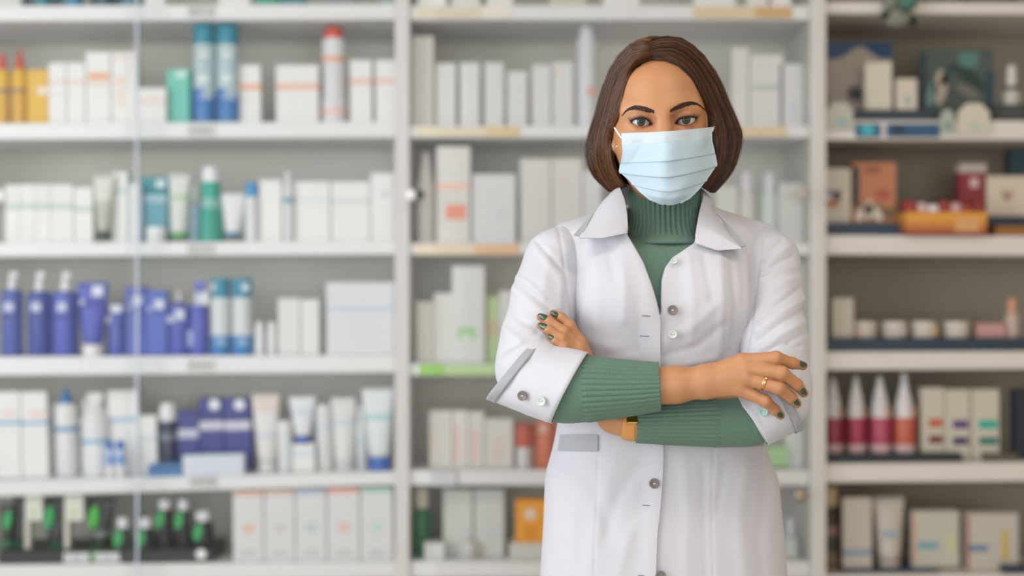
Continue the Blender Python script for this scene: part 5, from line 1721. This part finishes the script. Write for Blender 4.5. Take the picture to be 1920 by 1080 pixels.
SRST = [([(1428, 444), (1424, 487), (1420, 528), (1413, 570), (1408, 617), (1399, 662)], -1.5, 2.6), ([(1428, 486), (1450, 465), (1466, 450)], -2.2, 3.6), ([(1440, 495), (1460, 475), (1480, 462)], 2.2, 5), ([(1432, 515), (1462, 492), (1486, 480)], -2.4, 4), ([(1425, 524), (1460, 508), (1492, 500)], 2.0, 6),
        ([(1418, 600), (1460, 570), (1500, 540)], -2.8, 5), ([(1420, 620), (1470, 585), (1508, 560)], 2.6, 6), ([(1420, 640), (1465, 605), (1510, 580)], -2.8, 4.5), ([(1424, 655), (1470, 625), (1514, 600)], 2.6, 6), ([(1428, 664), (1460, 646), (1480, 644), (1500, 650)], -3.2, 4), ([(1440, 548), (1480, 525), (1500, 520)], 1.8, 7), ([(1480, 640), (1510, 625)], -2.0, 5),
        ([(1500, 690), (1490, 760)], 1.5, 8)]
tV = strokes(tV, tQ, SRST)
srv = pm('sleeve', tV, tQ, COAT, coat)
slR_bvh = bvh_of(tV, tQ)


def ringtube(c0, c1, r0, r1, ring0, ring1, n=72, k=14, depth0=0.9, depth1=0.9, t=0.002, wob=0.0, seed=1, bulge=0.0):
    """open tube between two rings given by centre (px, py, Y), half width (m) and the ring's direction in the picture plane"""
    C0, C1 = wn(*c0), wn(*c1)
    rg = np.random.default_rng(seed); ph = rg.uniform(0, 6.28, 6)
    G = np.zeros((k, n, 3))
    for j in range(k):
        v = j / (k - 1)
        c = C0 + (C1 - C0) * v
        rd = np.array(ring0) * (1 - v) + np.array(ring1) * v
        u = np.array((rd[0], rd[2] if len(rd) > 2 else 0.0, -rd[1])); u /= np.linalg.norm(u)
        w = np.cross(u, C1 - C0); w /= np.linalg.norm(w)
        w = np.array((0.0, -1.0, 0.0)) * 0.75 + w * (1 if w[1] < 0 else -1) * 0.25; w /= np.linalg.norm(w)
        r_ = r0 + (r1 - r0) * v + bulge * math.sin(math.pi * v)
        dp = depth0 + (depth1 - depth0) * v
        for i in range(n):
            a = 2 * math.pi * i / n
            wb = 1 + wob * (math.sin(2 * a + ph[0] + 2 * v) + 0.6 * math.sin(5 * a + ph[1] + 5 * v) + 0.4 * math.sin(9 * a + ph[2] - 4 * v))
            G[j, i] = c + (u * math.cos(a) * r_ + w * math.sin(a) * r_ * dp) * wb
    return G

# turned-back cuffs
G = ringtube((966, 697, 1.922), (1069, 727, 1.874), 0.0485, 0.0515, (85, -98), (67, -127), wob=0.012, t=0.002, depth0=0.95, depth1=0.85, bulge=0.001)
G = G[:, ::-1]
V, F = solid_sheet(G, 0.0022, True)
cuffL = pm('cuff', V, F, COAT, coat)
cufL_bvh = bvh_of(np.array(V), [f for f in F if len(f) == 4])
Gb = ringtube((959, 693, 1.920), (974, 699, 1.916), 0.0506, 0.0512, (85, -98), (82, -104), wob=0.012, depth0=0.96, depth1=0.96, k=5)[:, ::-1]
V, F = solid_sheet(Gb, 0.002, True)
pm('cuff_band', V, F, TRIM, coat)
button(981.5, 741, 0.0066, BTND, cufL_bvh, cuffL)
button(1016.5, 751, 0.0062, BTNM, cufL_bvh, cuffL)
G = ringtube((1462, 753, 1.902), (1408, 791, 1.900), 0.0450, 0.0392, (55, 95), (59, 84), wob=0.012, depth0=0.9, depth1=0.95)
V, F = solid_sheet(G, 0.0022, True)
cuffR = pm('cuff', V, F, COAT, coat)
cufR_bvh = bvh_of(np.array(V), [f for f in F if len(f) == 4])
Gb = ringtube((1471, 748, 1.902), (1458, 757, 1.902), 0.0480, 0.0475, (55, 95), (56, 93), wob=0.012, depth0=0.97, depth1=0.97, k=5)
V, F = solid_sheet(Gb, 0.002, True)
pm('cuff_band', V, F, TRIM, coat)
button(1430, 771, 0.0066, mat('#a9d6cf', 0.35, name='mint_button'), cufR_bvh, cuffR)

# ------------------------------------------------------------------ collar
def collar(fold, outer, nv=10, lift=0.0020, nm='collar'):
    """fold line and outer edge as lists of (px, py, Y), from the front point round to the nape"""
    A = np.array([wn(*p) for p in fold]); B = np.array([wn(*p) for p in outer])
    nu = 64
    t = np.linspace(0, 1, nu)
    a, b = cat(A, t), cat(B, t)
    ks = np.linspace(0, 1, len(B)); m_ = t <= ks[3]             # straight lower edge up to the point of the collar
    b[m_] = np.stack([np.interp(t[m_], ks, B[:, q]) for q in range(3)], 1)
    a[m_] = np.stack([np.interp(t[m_], ks, A[:, q]) for q in range(3)], 1)
    G = np.zeros((nv, nu, 3))
    for j in range(nv):
        v = j / (nv - 1)
        G[j] = a * (1 - v) + b * v
        G[j] += np.array((0, -1.0, 0.35)) * (lift * math.sin(math.pi * min(1, v * 1.15)) ** 0.8)
    return G
# woman's right half (photo left)
cf = [(1177, 438, 1.938), (1177, 428, 1.941), (1177, 420, 1.9435), (1176, 404, 1.952), (1171, 375, 1.974), (1162, 349, 2.004), (1170, 345, 2.045), (1205, 352, 2.095), (1243, 356, 2.110)]
co = [(1174, 437, 1.934), (1130, 446, 1.929), (1086, 446, 1.930), (1086, 445, 1.930), (1104, 415, 1.962), (1133, 374, 2.004), (1146, 372, 2.050), (1185, 386, 2.118), (1243, 392, 2.135)]
GL = collar(cf, co)
V, F = solid_sheet(GL, 0.0026)
def two_sided(name, G, t, m, parent, direction=None):
    V, F = solid_sheet(G, t, False, direction)
    o = pm(name, V, F, m, parent); mark_sharp(o.data, 60); return o
two_sided('collar', GL, 0.0022, COAT, coat, (0, 0.92, -0.38))
# woman's left half (photo right)
df = [(1303, 456, 1.938), (1304, 446, 1.940), (1304, 438, 1.943), (1307, 420, 1.951), (1312, 394, 1.972), (1318, 370, 2.004), (1314, 352, 2.045), (1280, 352, 2.095), (1243, 356, 2.110)]
do = [(1306, 457, 1.934), (1346, 469, 1.929), (1390, 466, 1.928), (1390, 465, 1.928), (1367, 436, 1.955), (1336, 392, 2.004), (1334, 374, 2.050), (1300, 386, 2.118), (1243, 392, 2.135)]
GR_ = collar(df, do)
two_sided('collar', GR_[:, ::-1], 0.0022, COAT, coat, (0, 0.92, -0.38))
# grey band showing along the collar's outer edges
def collar_band(pts_in, pts_out, lift):
    A = cat(np.array([wn(*p) for p in pts_in]), np.linspace(0, 1, 16)); B = cat(np.array([wn(*p) for p in pts_out]), np.linspace(0, 1, 16))
    G = np.stack([A * (1 - v) + B * v for v in np.linspace(0, 1, 4)])
    return G
g1 = collar_band([(1092, 445, 1.9325), (1106, 414, 1.962), (1126, 388, 1.990)], [(1076, 442, 1.938), (1096, 419, 1.965), (1119, 399, 1.992)], 0)
two_sided('collar_band', g1[::-1], 0.0015, TRIM, coat)
g2 = collar_band([(1383, 466, 1.9305), (1364, 436, 1.957), (1344, 406, 1.990)], [(1399, 462, 1.936), (1372, 430, 1.960), (1345, 402, 1.992)], 0)
two_sided('collar_band', g2, 0.0015, TRIM, coat)
# inner neck facing (stand) behind the turtleneck
# ------------------------------------------------------------------ sweater
def sweat_sdf(x, y, z):
    d = trunk(x, y, z, 0.011)
    d = smax(d, z - wn(0, 448, 2.0)[2], 0.03)
    return smax(d, 0.70 - z, 0.01)
wV, wQ = nets(sweat_sdf, (0.03, 1.90, 0.69), (0.41, 2.16, 1.43), 0.004)
sweater = pm('sweater', wV, wQ, KNIT, person)
sweater['label'] = 'green ribbed turtleneck sweater'


def ribtube(P, Rx, Ry, nrib, amp, k, xdir=None, soft=None):
    """ribbed tube through centres P (world), half widths Rx, Ry; ribs run along it"""
    P = np.array(P); n = nrib * 8
    t = np.linspace(0, 1, k)
    C = cat(P, t); rx = cat(np.array(Rx, float), t); ry = cat(np.array(Ry, float), t)
    G = np.zeros((k, n, 3))
    for j in range(k):
        tg = C[min(j + 1, k - 1)] - C[max(j - 1, 0)]; tg /= np.linalg.norm(tg)
        u = np.cross(tg, (0, -1.0, 0)); u /= np.linalg.norm(u)
        w = np.cross(u, tg)
        a_ = amp(t[j]) if callable(amp) else amp
        for i in range(n):
            a = 2 * math.pi * i / n
            s = a_ * (abs(math.cos(nrib * a / 2)) ** 0.9 - 0.65)
            G[j, i] = C[j] + u * math.cos(a) * (rx[j] + s) + w * math.sin(a) * (ry[j] + s)
    return G


def ribpart(name, G, parent, t=0.003):
    V, F = solid_sheet(G, t, True)
    V = np.array(V)
    # make sure normals face outwards
    return pm(name, V, F, KNIT, parent)
# turtleneck: dips at the front
TN = []
k = 40
nr = 44
n = nr * 8
G = np.zeros((k, n, 3))
for j in range(k):
    v = j / (k - 1)
    py = 353 + (456 - 353) * v
    cxp = 1246
    Yc = 2.038 - 0.004 * v
    rx = np.interp(v, [0, .1, .5, .72, .88, 1], [.0495, .0508, .0500, .0515, .0570, .070])
    ry = np.interp(v, [0, .1, .5, .72, .88, 1], [.0500, .0515, .0520, .058, .070, .083])
    c = wn(cxp, py, Yc)
    amp = 0.0038 * (1 if v < 0.84 else max(0, (0.9 - v) / 0.06))
    for i in range(n):
        a = 2 * math.pi * i / n
        s = amp * (abs(math.cos(nr * a / 2)) ** 0.9 - 0.65)
        dip = -0.013 * (0.5 - 0.5 * math.sin(a)) * 0 - 0.004 * max(0, math.sin(a)) * (1 - v)
        roll = 0.0025 * max(0, 1 - v / 0.06) if v < 0.06 else 0
        G[j, i] = c + np.array(((rx + s - roll) * math.cos(a), -(ry + s - roll) * math.sin(a), dip))
ribpart('turtleneck', G[:, ::-1] if False else G, sweater, 0.004)
# right forearm (photo left, in front)
P = [wn(1042, 730, 1.884), wn(1065, 730, 1.878), wn(1100, 729, 1.872), wn(1170, 728, 1.866), wn(1237, 725, 1.862)]
G = ribtube(P, [.0415, .0425, .0410, .0345, .0285], [.036, .038, .0375, .033, .0285], 34, lambda t: 0.0038 * min(1, max(0, (t - 0.49) / 0.02)), 60)
ribpart('sweater_cuff', G, sweater, 0.0025)
P = [wn(1434, 786, 1.900), wn(1404, 790, 1.899), wn(1335, 792, 1.898), wn(1260, 793, 1.898), wn(1192, 794, 1.898)]
G = ribtube(P, [.0255, .0312, .0292, .0262, .0225], [.026, .030, .029, .026, .0235], 30, lambda t: 0.0038 * min(1, max(0, (t - 0.47) / 0.02)), 60)
ribpart('sweater_cuff', G, sweater, 0.0025)

# wristwatch on the hidden wrist
G = ribtube([wn(1196, 793.5, 1.899), wn(1190, 793, 1.900), wn(1180, 792, 1.901), wn(1175, 791, 1.902)], [.0226, .0230, .0228, .0222], [.0222, .0226, .0224, .0218], 6, 0.0, 8)
V, F = solid_sheet(G, 0.0018, True)
watch = pm('wristwatch', V, F, mat('#c98f4e', 0.4, name='tan_leather'), person)
watch['label'] = 'gold wristwatch with a tan strap'
l, n_ = cast(bvh_of(np.array(V), F), 1185, 784)
if l is not None:
    w_ = box('watch_case', (-0.0075, -0.0045, -0.010), (0.0075, 0.002, 0.010), mat('#d9a860', 0.2, 1.0, name='gold_case'), watch, 0.0015)
    w_.location = Vector(l) - Vector(PORG)
    w_.rotation_euler = (R(-35), 0, 0)

# ------------------------------------------------------------------ face mask
ML = [(1165.5, 250), (1166, 265), (1167.5, 284), (1164, 305), (1161, 322), (1180, 339), (1199, 360), (1216, 374), (1233, 381)]
MR = [(1335.5, 238), (1334, 250), (1334.5, 264), (1340, 288), (1344.5, 309), (1330, 331), (1311, 356), (1295, 371), (1277, 380)]
MT = [0, .09, .24, .40, .55, .68, .82, .93, 1.0]
nu, nv = 81, 121
ts = np.linspace(0, 1, nv)
Lx, Ly = np.interp(ts, MT, [p[0] for p in ML]), np.interp(ts, MT, [p[1] for p in ML])
Rx_, Ry_ = np.interp(ts, MT, [p[0] for p in MR]), np.interp(ts, MT, [p[1] for p in MR])
yc = np.interp(ts, [0, .1, .3, .42, .55, .7, .85, 1.0], [-.018, -.022, -.032, -.034, -.031, -.028, -.022, -.004])
ye = np.interp(ts, [0, .3, .55, .7, .85, 1.0], [.040, .046, .045, .028, .008, -.003])
PX = np.zeros((nv, nu)); PY = np.zeros((nv, nu)); YY = np.zeros((nv, nu)); FY = np.zeros((nv, nu))
SS = np.linspace(-1, 1, nu)
for j in range(nv):
    t = ts[j]
    for i in range(nu):
        s = SS[i]
        PX[j, i] = Lx[j] + (Rx_[j] - Lx[j]) * (i / (nu - 1))
        PY[j, i] = Ly[j] + (Ry_[j] - Ly[j]) * (i / (nu - 1)) + float(np.interp(t, [0, .3, .42, .56, .72, .9, 1], [2.5, 2, 6, 14, 17, 8, 3.5])) * (1 - abs(s) ** 1.4)      # the rows sag to the middle
        YY[j, i] = EY + yc[j] + (ye[j] - yc[j]) * (abs(s) ** 1.8)
        l, n_ = cast(head_bvh, PX[j, i], PY[j, i])
        FY[j, i] = l.y - 0.003 if l is not None else 9.0
YY = np.minimum(YY, FY)
for _ in range(8):                      # the cloth bridges the hollows of the face
    P_ = np.pad(YY, 1, mode='edge')
    YY = np.minimum(0.25 * (P_[:-2, 1:-1] + P_[2:, 1:-1] + P_[1:-1, :-2] + P_[1:-1, 2:]), FY)
G = np.zeros((nv, nu, 3))
for j in range(nv):
    t = ts[j]
    for i in range(nu):
        s = SS[i]
        Y = YY[j, i] - 0.0015
        # pleats: three steps that slant up towards the sides in the lower half
        for (p0, dep) in ((0.395, 0.0026), (0.56, 0.0024), (0.72, 0.0020)):
            q = t - p0
            if q > 0: Y += min(dep, 0.0013) * math.exp(-q / 0.075)
            else: Y -= dep * math.exp(q / 0.05)
        Y -= 0.0012 * (1 + math.sin(9 * s + 6 * t)) * (t > 0.15)
        G[j, i] = wn(PX[j, i], PY[j, i], Y)
V, F = solid_sheet(G, 0.0012)
MBL = cloth_mat('pale_blue_nonwoven', '#b6cbd9', 0.75, 2600, 0.10, 0.02)
MWH = cloth_mat('white_nonwoven', '#c3ced9', 0.75, 2600, 0.10, 0.02)
mask = pm('face_mask', V, F, [MBL, MWH], person)
mask['label'] = 'pale blue pleated face mask with a white top band'
mi = []
for f in F:
    j = (f[0] % (nu * nv)) // nu
    mi.append(1 if j < nv * 0.145 else 0)
mask.data.polygons.foreach_set('material_index', mi)
mark_sharp(mask.data, 28)
# welded dots and lines of the top band and the side hems
dots = []
def mdot(i, j, r):
    c = G[j, i]
    dots.append(((np.array([(-r, 0, -r), (r, 0, -r), (r, 0, r), (-r, 0, r), (0, -r * 0.8, 0)]) + c + np.array((0, -0.0013, 0))), [(0, 1, 4), (1, 2, 4), (2, 3, 4), (3, 0, 4)]))
for i in range(3, nu - 3):
    for j in (10, 12, 14):
        mdot(i, j, 0.00042)
for j in range(20, int(nv * 0.55), 2):
    for i in (1, 2, 3, nu - 4, nu - 3, nu - 2):
        mdot(i, j, 0.00045)
pb('welded_dots', dots, mat('#b3c2ce', 0.6), mask, smooth=False)
for j in (3, 7):
    pts = [Vector(G[j, i]) + Vector((0, -0.0013, 0)) for i in range(1, nu - 1, 2)]
    V2, F2 = tubepath(pts, 0.00035, 5)
    pm('stitched_line', V2, F2, mat('#cdd6df', 0.6), mask)
for (i, j) in ((int(nu * .055), 6), (int(nu * .955), 4), (int(nu * .98), 3), (int(nu * .98), 6)):
    c = G[min(j, nv - 1), min(i, nu - 1)]
    bm = bmesh.new(); bmesh.ops.create_uvsphere(bm, u_segments=8, v_segments=6, radius=0.0006)
    o = from_bm('weld_spot', bm, mat('#8d8f98', 0.6), mask, None, True); o.location = Vector(c) - Vector(PORG) + Vector((0, -0.0013, 0))
MWC = mat('#e9ebee', 0.7, name='white_elastic')
for pts in ([(1166, 259, EY + .040), (1160, 251, EY + .046), (1154, 242, EY + .056), (1149, 234, EY + .075)], [(1335, 246, EY + .040), (1338, 238, EY + .048), (1340, 230, EY + .060), (1342, 224, EY + .078)], [(1340, 300, EY + .044), (1338, 285, EY + .052), (1337.5, 270, EY + .060), (1337.5, 258, EY + .072)]):
    A = []
    for p in pts:
        l, n_ = cast(head_bvh, p[0], p[1])
        A.append(wn(p[0], p[1], min(p[2], l.y - 0.0016) if l is not None else p[2]))
    A = cat(np.array(A), np.linspace(0, 1, 12))
    V2, F2 = tubepath(A, 0.0013, 8)
    pm('ear_loop', V2, F2, MWC, mask)

# ------------------------------------------------------------------ trousers and shoes (below the frame)
def trouser(x, y, z):
    d = None
    for s in (-1, 1):
        c = chain(x, y, z, [(0.222 + s * 0.075, 2.045, 0.88), (0.222 + s * 0.08, 2.035, 0.48), (0.222 + s * 0.085, 2.06, 0.08)], [0.086, 0.068, 0.058], 0.03)
        d = c if d is None else smin(d, c, 0.02)
    return smax(d, 0.06 - z, 0.004)
qV, qQ = nets(trouser, (0.02, 1.9, 0.03), (0.45, 2.2, 1.0), 0.007)
pm('trousers', qV, qQ, cloth_mat('dark_trouser_cloth', '#2c2f36', 0.8, 900, 0.2, 0.1), person)
for s in (-1, 1):
    def shoe(x, y, z, s=s):
        d = cone(x, y, z, np.array((0.222 + s * 0.085, 2.09, 0.045)), np.array((0.222 + s * 0.097, 1.92, 0.028)), 0.044, 0.034)
        return smax(d, -z + 0.001, 0.003)
    qV, qQ = nets(shoe, (0.222 + s * 0.09 - 0.06, 1.86, -0.01), (0.222 + s * 0.09 + 0.06, 2.16, 0.11), 0.005)
    pm('shoe', qV, qQ, mat('#e8e6e2', 0.5), person)
# ------------------------------------------------------------------ hair: a chin-length bob parted near the middle
HGL = [[(1221, 111, 1.938), (1198, 121, 1.940), (1180, 142, 1.952), (1168, 178, 1.962), (1161, 215, 1.966), (1149, 248, 1.975), (1145, 285, 1.985), (1154, 322, 1.990), (1172, 350, 1.995)],
       [(1224, 99, 1.945), (1192, 106, 1.948), (1166, 138, 1.962), (1150, 178, 1.972), (1140, 215, 1.978), (1130, 252, 1.982), (1127, 288, 1.988), (1136, 325, 1.995), (1156, 356, 2.005)],
       [(1227, 86, 1.965), (1188, 84, 1.985), (1152, 122, 2.005), (1132, 175, 2.015), (1120, 215, 2.020), (1109, 250, 2.020), (1102, 288, 2.020), (1113, 328, 2.020), (1143, 360, 2.025)],
       [(1231, 75, 2.000), (1190, 78, 2.030), (1152, 115, 2.055), (1130, 170, 2.065), (1119, 215, 2.070), (1108, 250, 2.070), (1103, 285, 2.070), (1115, 325, 2.065), (1143, 356, 2.060)],
       [(1232, 69, 2.040), (1210, 72, 2.080), (1180, 105, 2.120), (1160, 160, 2.135), (1150, 215, 2.140), (1145, 260, 2.135), (1145, 300, 2.120), (1155, 330, 2.100), (1170, 352, 2.085)],
       [(1243, 70, 2.060), (1243, 78, 2.100), (1243, 110, 2.140), (1243, 160, 2.150), (1243, 215, 2.155), (1243, 260, 2.150), (1243, 300, 2.135), (1243, 330, 2.115), (1243, 350, 2.100)]]
HGR = [[(1217, 110, 1.938), (1246, 113, 1.934), (1272, 123, 1.940), (1296, 146, 1.954), (1314, 180, 1.966), (1326, 210, 1.972), (1338, 245, 1.978), (1338, 300, 1.985), (1318, 350, 1.998)],
       [(1217, 99, 1.945), (1254, 94, 1.948), (1288, 110, 1.960), (1316, 146, 1.974), (1336, 188, 1.982), (1350, 225, 1.988), (1357, 262, 1.992), (1350, 315, 1.998), (1326, 356, 2.008)],
       [(1217, 85, 1.965), (1262, 75, 1.980), (1306, 99, 2.000), (1340, 142, 2.012), (1362, 190, 2.018), (1378, 228, 2.020), (1387, 262, 2.020), (1372, 318, 2.022), (1338, 362, 2.025)],
       [(1221, 75, 2.000), (1268, 70, 2.030), (1312, 96, 2.055), (1342, 140, 2.065), (1363, 190, 2.070), (1379, 228, 2.070), (1386, 262, 2.070), (1372, 315, 2.065), (1340, 358, 2.060)],
       [(1236, 69, 2.040), (1274, 72, 2.080), (1305, 105, 2.120), (1326, 160, 2.135), (1338, 215, 2.140), (1343, 260, 2.135), (1341, 300, 2.120), (1330, 330, 2.100), (1316, 352, 2.085)],
       HGL[5]]
for g_ in (HGL, HGR):                     # the hairline lies on the forehead and temples
    for gi, lift_ in ((0, 0.0012), (1, 0.006)):
        for pi in range(6):
            p_ = g_[gi][pi]
            l, n_ = cast(head_bvh, p_[0], p_[1])
            if l is not None and (gi == 0 or l.y - lift_ < p_[2]): g_[gi][pi] = (p_[0], p_[1], l.y - lift_)
HGW = {-1: np.array([[wn(*p) for p in g] for g in HGL]), 1: np.array([[wn(*p) for p in g] for g in HGR])}
HAX = wn(1243, 230, 2.035)


def hair_paths(side, u, f, ve, du, su, ph, k):
    """many strands at once, from the parting over the crown and down to the tip; u runs from the face to the nape, f is the depth in the hair, ve the end"""
    u, f, ve, du, su, ph = [np.broadcast_to(np.asarray(q, float), np.shape(u))[:, None] for q in (u, f, ve, du, su, ph)]
    v = ve * np.linspace(0, 1, k)[None, :]
    uu = np.clip(u + du * v + su * np.sin(4.2 * v + ph) * v, 0, 1)
    Gd = HGW[side]
    ng, nc = Gd.shape[:2]
    def weights(t, n):
        x = np.clip(t, 0, 1) * (n - 1)
        i = np.minimum(x.astype(int), n - 2); q = x - i
        w = (0.5 * (-q + 2 * q ** 2 - q ** 3), 0.5 * (2 - 5 * q ** 2 + 3 * q ** 3), 0.5 * (q + 4 * q ** 2 - 3 * q ** 3), 0.5 * (-q ** 2 + q ** 3))
        return [np.clip(i + o, 0, n - 1) for o in (-1, 0, 1, 2)], w
    iu, wu = weights(uu, ng); iv, wv = weights(v, nc)
    P = 0
    for a in range(4):
        for b in range(4):
            P = P + Gd[iu[a], iv[b]] * (wu[a] * wv[b])[..., None]
    C = np.stack([np.full(P.shape[:2], HAX[0]), np.full(P.shape[:2], HAX[1]), np.minimum(P[..., 2], HAX[2] + 0.02)], -1)
    return C + (P - C) * f[..., None]


def strand_mesh(P, rad, n=3):
    """three-sided tubes along P (strands, points, 3); rad per point"""
    S, k, _ = P.shape
    T = np.gradient(P, axis=1); T /= np.linalg.norm(T, axis=2)[..., None] + 1e-12
    A = np.cross(T, np.array((0.1, 1.0, 0.05))); A /= np.linalg.norm(A, axis=2)[..., None] + 1e-12
    B = np.cross(T, A)
    V = np.stack([P + (A * math.cos(2 * math.pi * j / n) + B * math.sin(2 * math.pi * j / n)) * rad[None, :, None] for j in range(n)], 2)
    idx = np.arange(S * k * n).reshape(S, k, n)
    q = np.stack([idx[:, :-1], np.roll(idx, -1, 2)[:, :-1], np.roll(idx, -1, 2)[:, 1:], idx[:, 1:]], -1).reshape(-1, 4)
    return V.reshape(-1, 3), q


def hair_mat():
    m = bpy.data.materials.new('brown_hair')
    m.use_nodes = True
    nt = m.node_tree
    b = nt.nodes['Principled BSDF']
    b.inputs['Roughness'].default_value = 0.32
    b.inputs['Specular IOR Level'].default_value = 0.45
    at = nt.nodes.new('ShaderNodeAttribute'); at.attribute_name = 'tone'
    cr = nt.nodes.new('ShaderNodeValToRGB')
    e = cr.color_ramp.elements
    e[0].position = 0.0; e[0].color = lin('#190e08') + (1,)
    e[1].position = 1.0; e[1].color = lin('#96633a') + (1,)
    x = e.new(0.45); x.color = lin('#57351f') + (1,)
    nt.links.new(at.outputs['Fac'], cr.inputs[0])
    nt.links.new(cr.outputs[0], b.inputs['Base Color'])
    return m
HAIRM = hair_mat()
hair_root = None
# inner mass, so that no skin shows through
caps = []
for side in (-1, 1):
    for f, t in ((0.935, 0.003), (0.84, 0.004)):
        nu_, nv_ = 40, 34
        u_ = 0.17 + 0.83 * np.linspace(0, 1, nu_)
        G = np.swapaxes(hair_paths(side, u_, f, 0.965 if f > .9 else 0.94, 0, 0, 0, nv_), 0, 1)[4:]
        caps.append(solid_sheet(G if side > 0 else G[:, ::-1], t))
V, F = joinmesh(caps)
hair = pm('hair', V, F, mat('#160d08', 0.9, name='hair_underlayer', spec=0.1), person)
hair['label'] = 'chin-length brown bob parted near the middle'
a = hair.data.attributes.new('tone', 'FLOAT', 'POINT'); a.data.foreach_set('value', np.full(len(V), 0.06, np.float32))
# strands in locks
NK = 15
Vs, Qs, tones, o_ = [], [], [], 0
rad = np.array([0.00012] + [0.00027] * (NK - 4) + [0.00025, 0.0002, 0.00010])
for side in (-1, 1):
    nl, per = 260, 31
    uc = ((np.arange(nl) + rng.random(nl)) / nl) ** 1.4          # more locks near the face
    uc[:50] = rng.uniform(0, 0.14, 50); uc[:14] = rng.uniform(0, 0.03, 14)
    lay = rng.choice([1.0, 0.99, 0.98, 0.965, 0.95], nl)
    ve_c = 0.985 + rng.normal(0, 0.014, nl)
    du_c = rng.normal(0, 0.020, nl); su_c = np.abs(rng.normal(0, 0.024, nl)); ph_c = rng.uniform(0, 6.28, nl)
    tn_c = np.clip(rng.normal(0.46 if side < 0 else 0.27, 0.18, nl) - (1.0 - lay) * 5, 0.03, 0.98)  # light painted in: lit half toned lighter, other half and deep layers darker
    rep = lambda q: np.repeat(q, per)
    m_ = nl * per
    dth = rng.normal(0, 0.017, m_)
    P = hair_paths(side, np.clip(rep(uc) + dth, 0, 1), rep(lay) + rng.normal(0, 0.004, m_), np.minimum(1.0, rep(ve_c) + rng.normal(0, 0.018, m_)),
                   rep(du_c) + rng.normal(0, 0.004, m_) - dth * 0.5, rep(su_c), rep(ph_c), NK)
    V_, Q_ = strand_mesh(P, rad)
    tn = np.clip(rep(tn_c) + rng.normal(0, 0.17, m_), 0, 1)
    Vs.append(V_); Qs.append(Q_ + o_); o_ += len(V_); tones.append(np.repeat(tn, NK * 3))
    # a few stray hairs
    m_ = 22
    P = hair_paths(side, rng.uniform(0.3, 0.65, m_), 1.0 + rng.uniform(0.004, 0.03, m_), 0.97 + rng.normal(0, 0.02, m_), rng.normal(0, 0.06, m_), np.abs(rng.normal(0, 0.05, m_)), rng.uniform(0, 6, m_), NK)[:, 5:]
    V_, Q_ = strand_mesh(P, np.full(NK - 5, 0.00015))
    Vs.append(V_); Qs.append(Q_ + o_); o_ += len(V_); tones.append(np.full(len(V_), 0.4))
V, F, tones = np.concatenate(Vs), np.concatenate(Qs), np.concatenate(tones)
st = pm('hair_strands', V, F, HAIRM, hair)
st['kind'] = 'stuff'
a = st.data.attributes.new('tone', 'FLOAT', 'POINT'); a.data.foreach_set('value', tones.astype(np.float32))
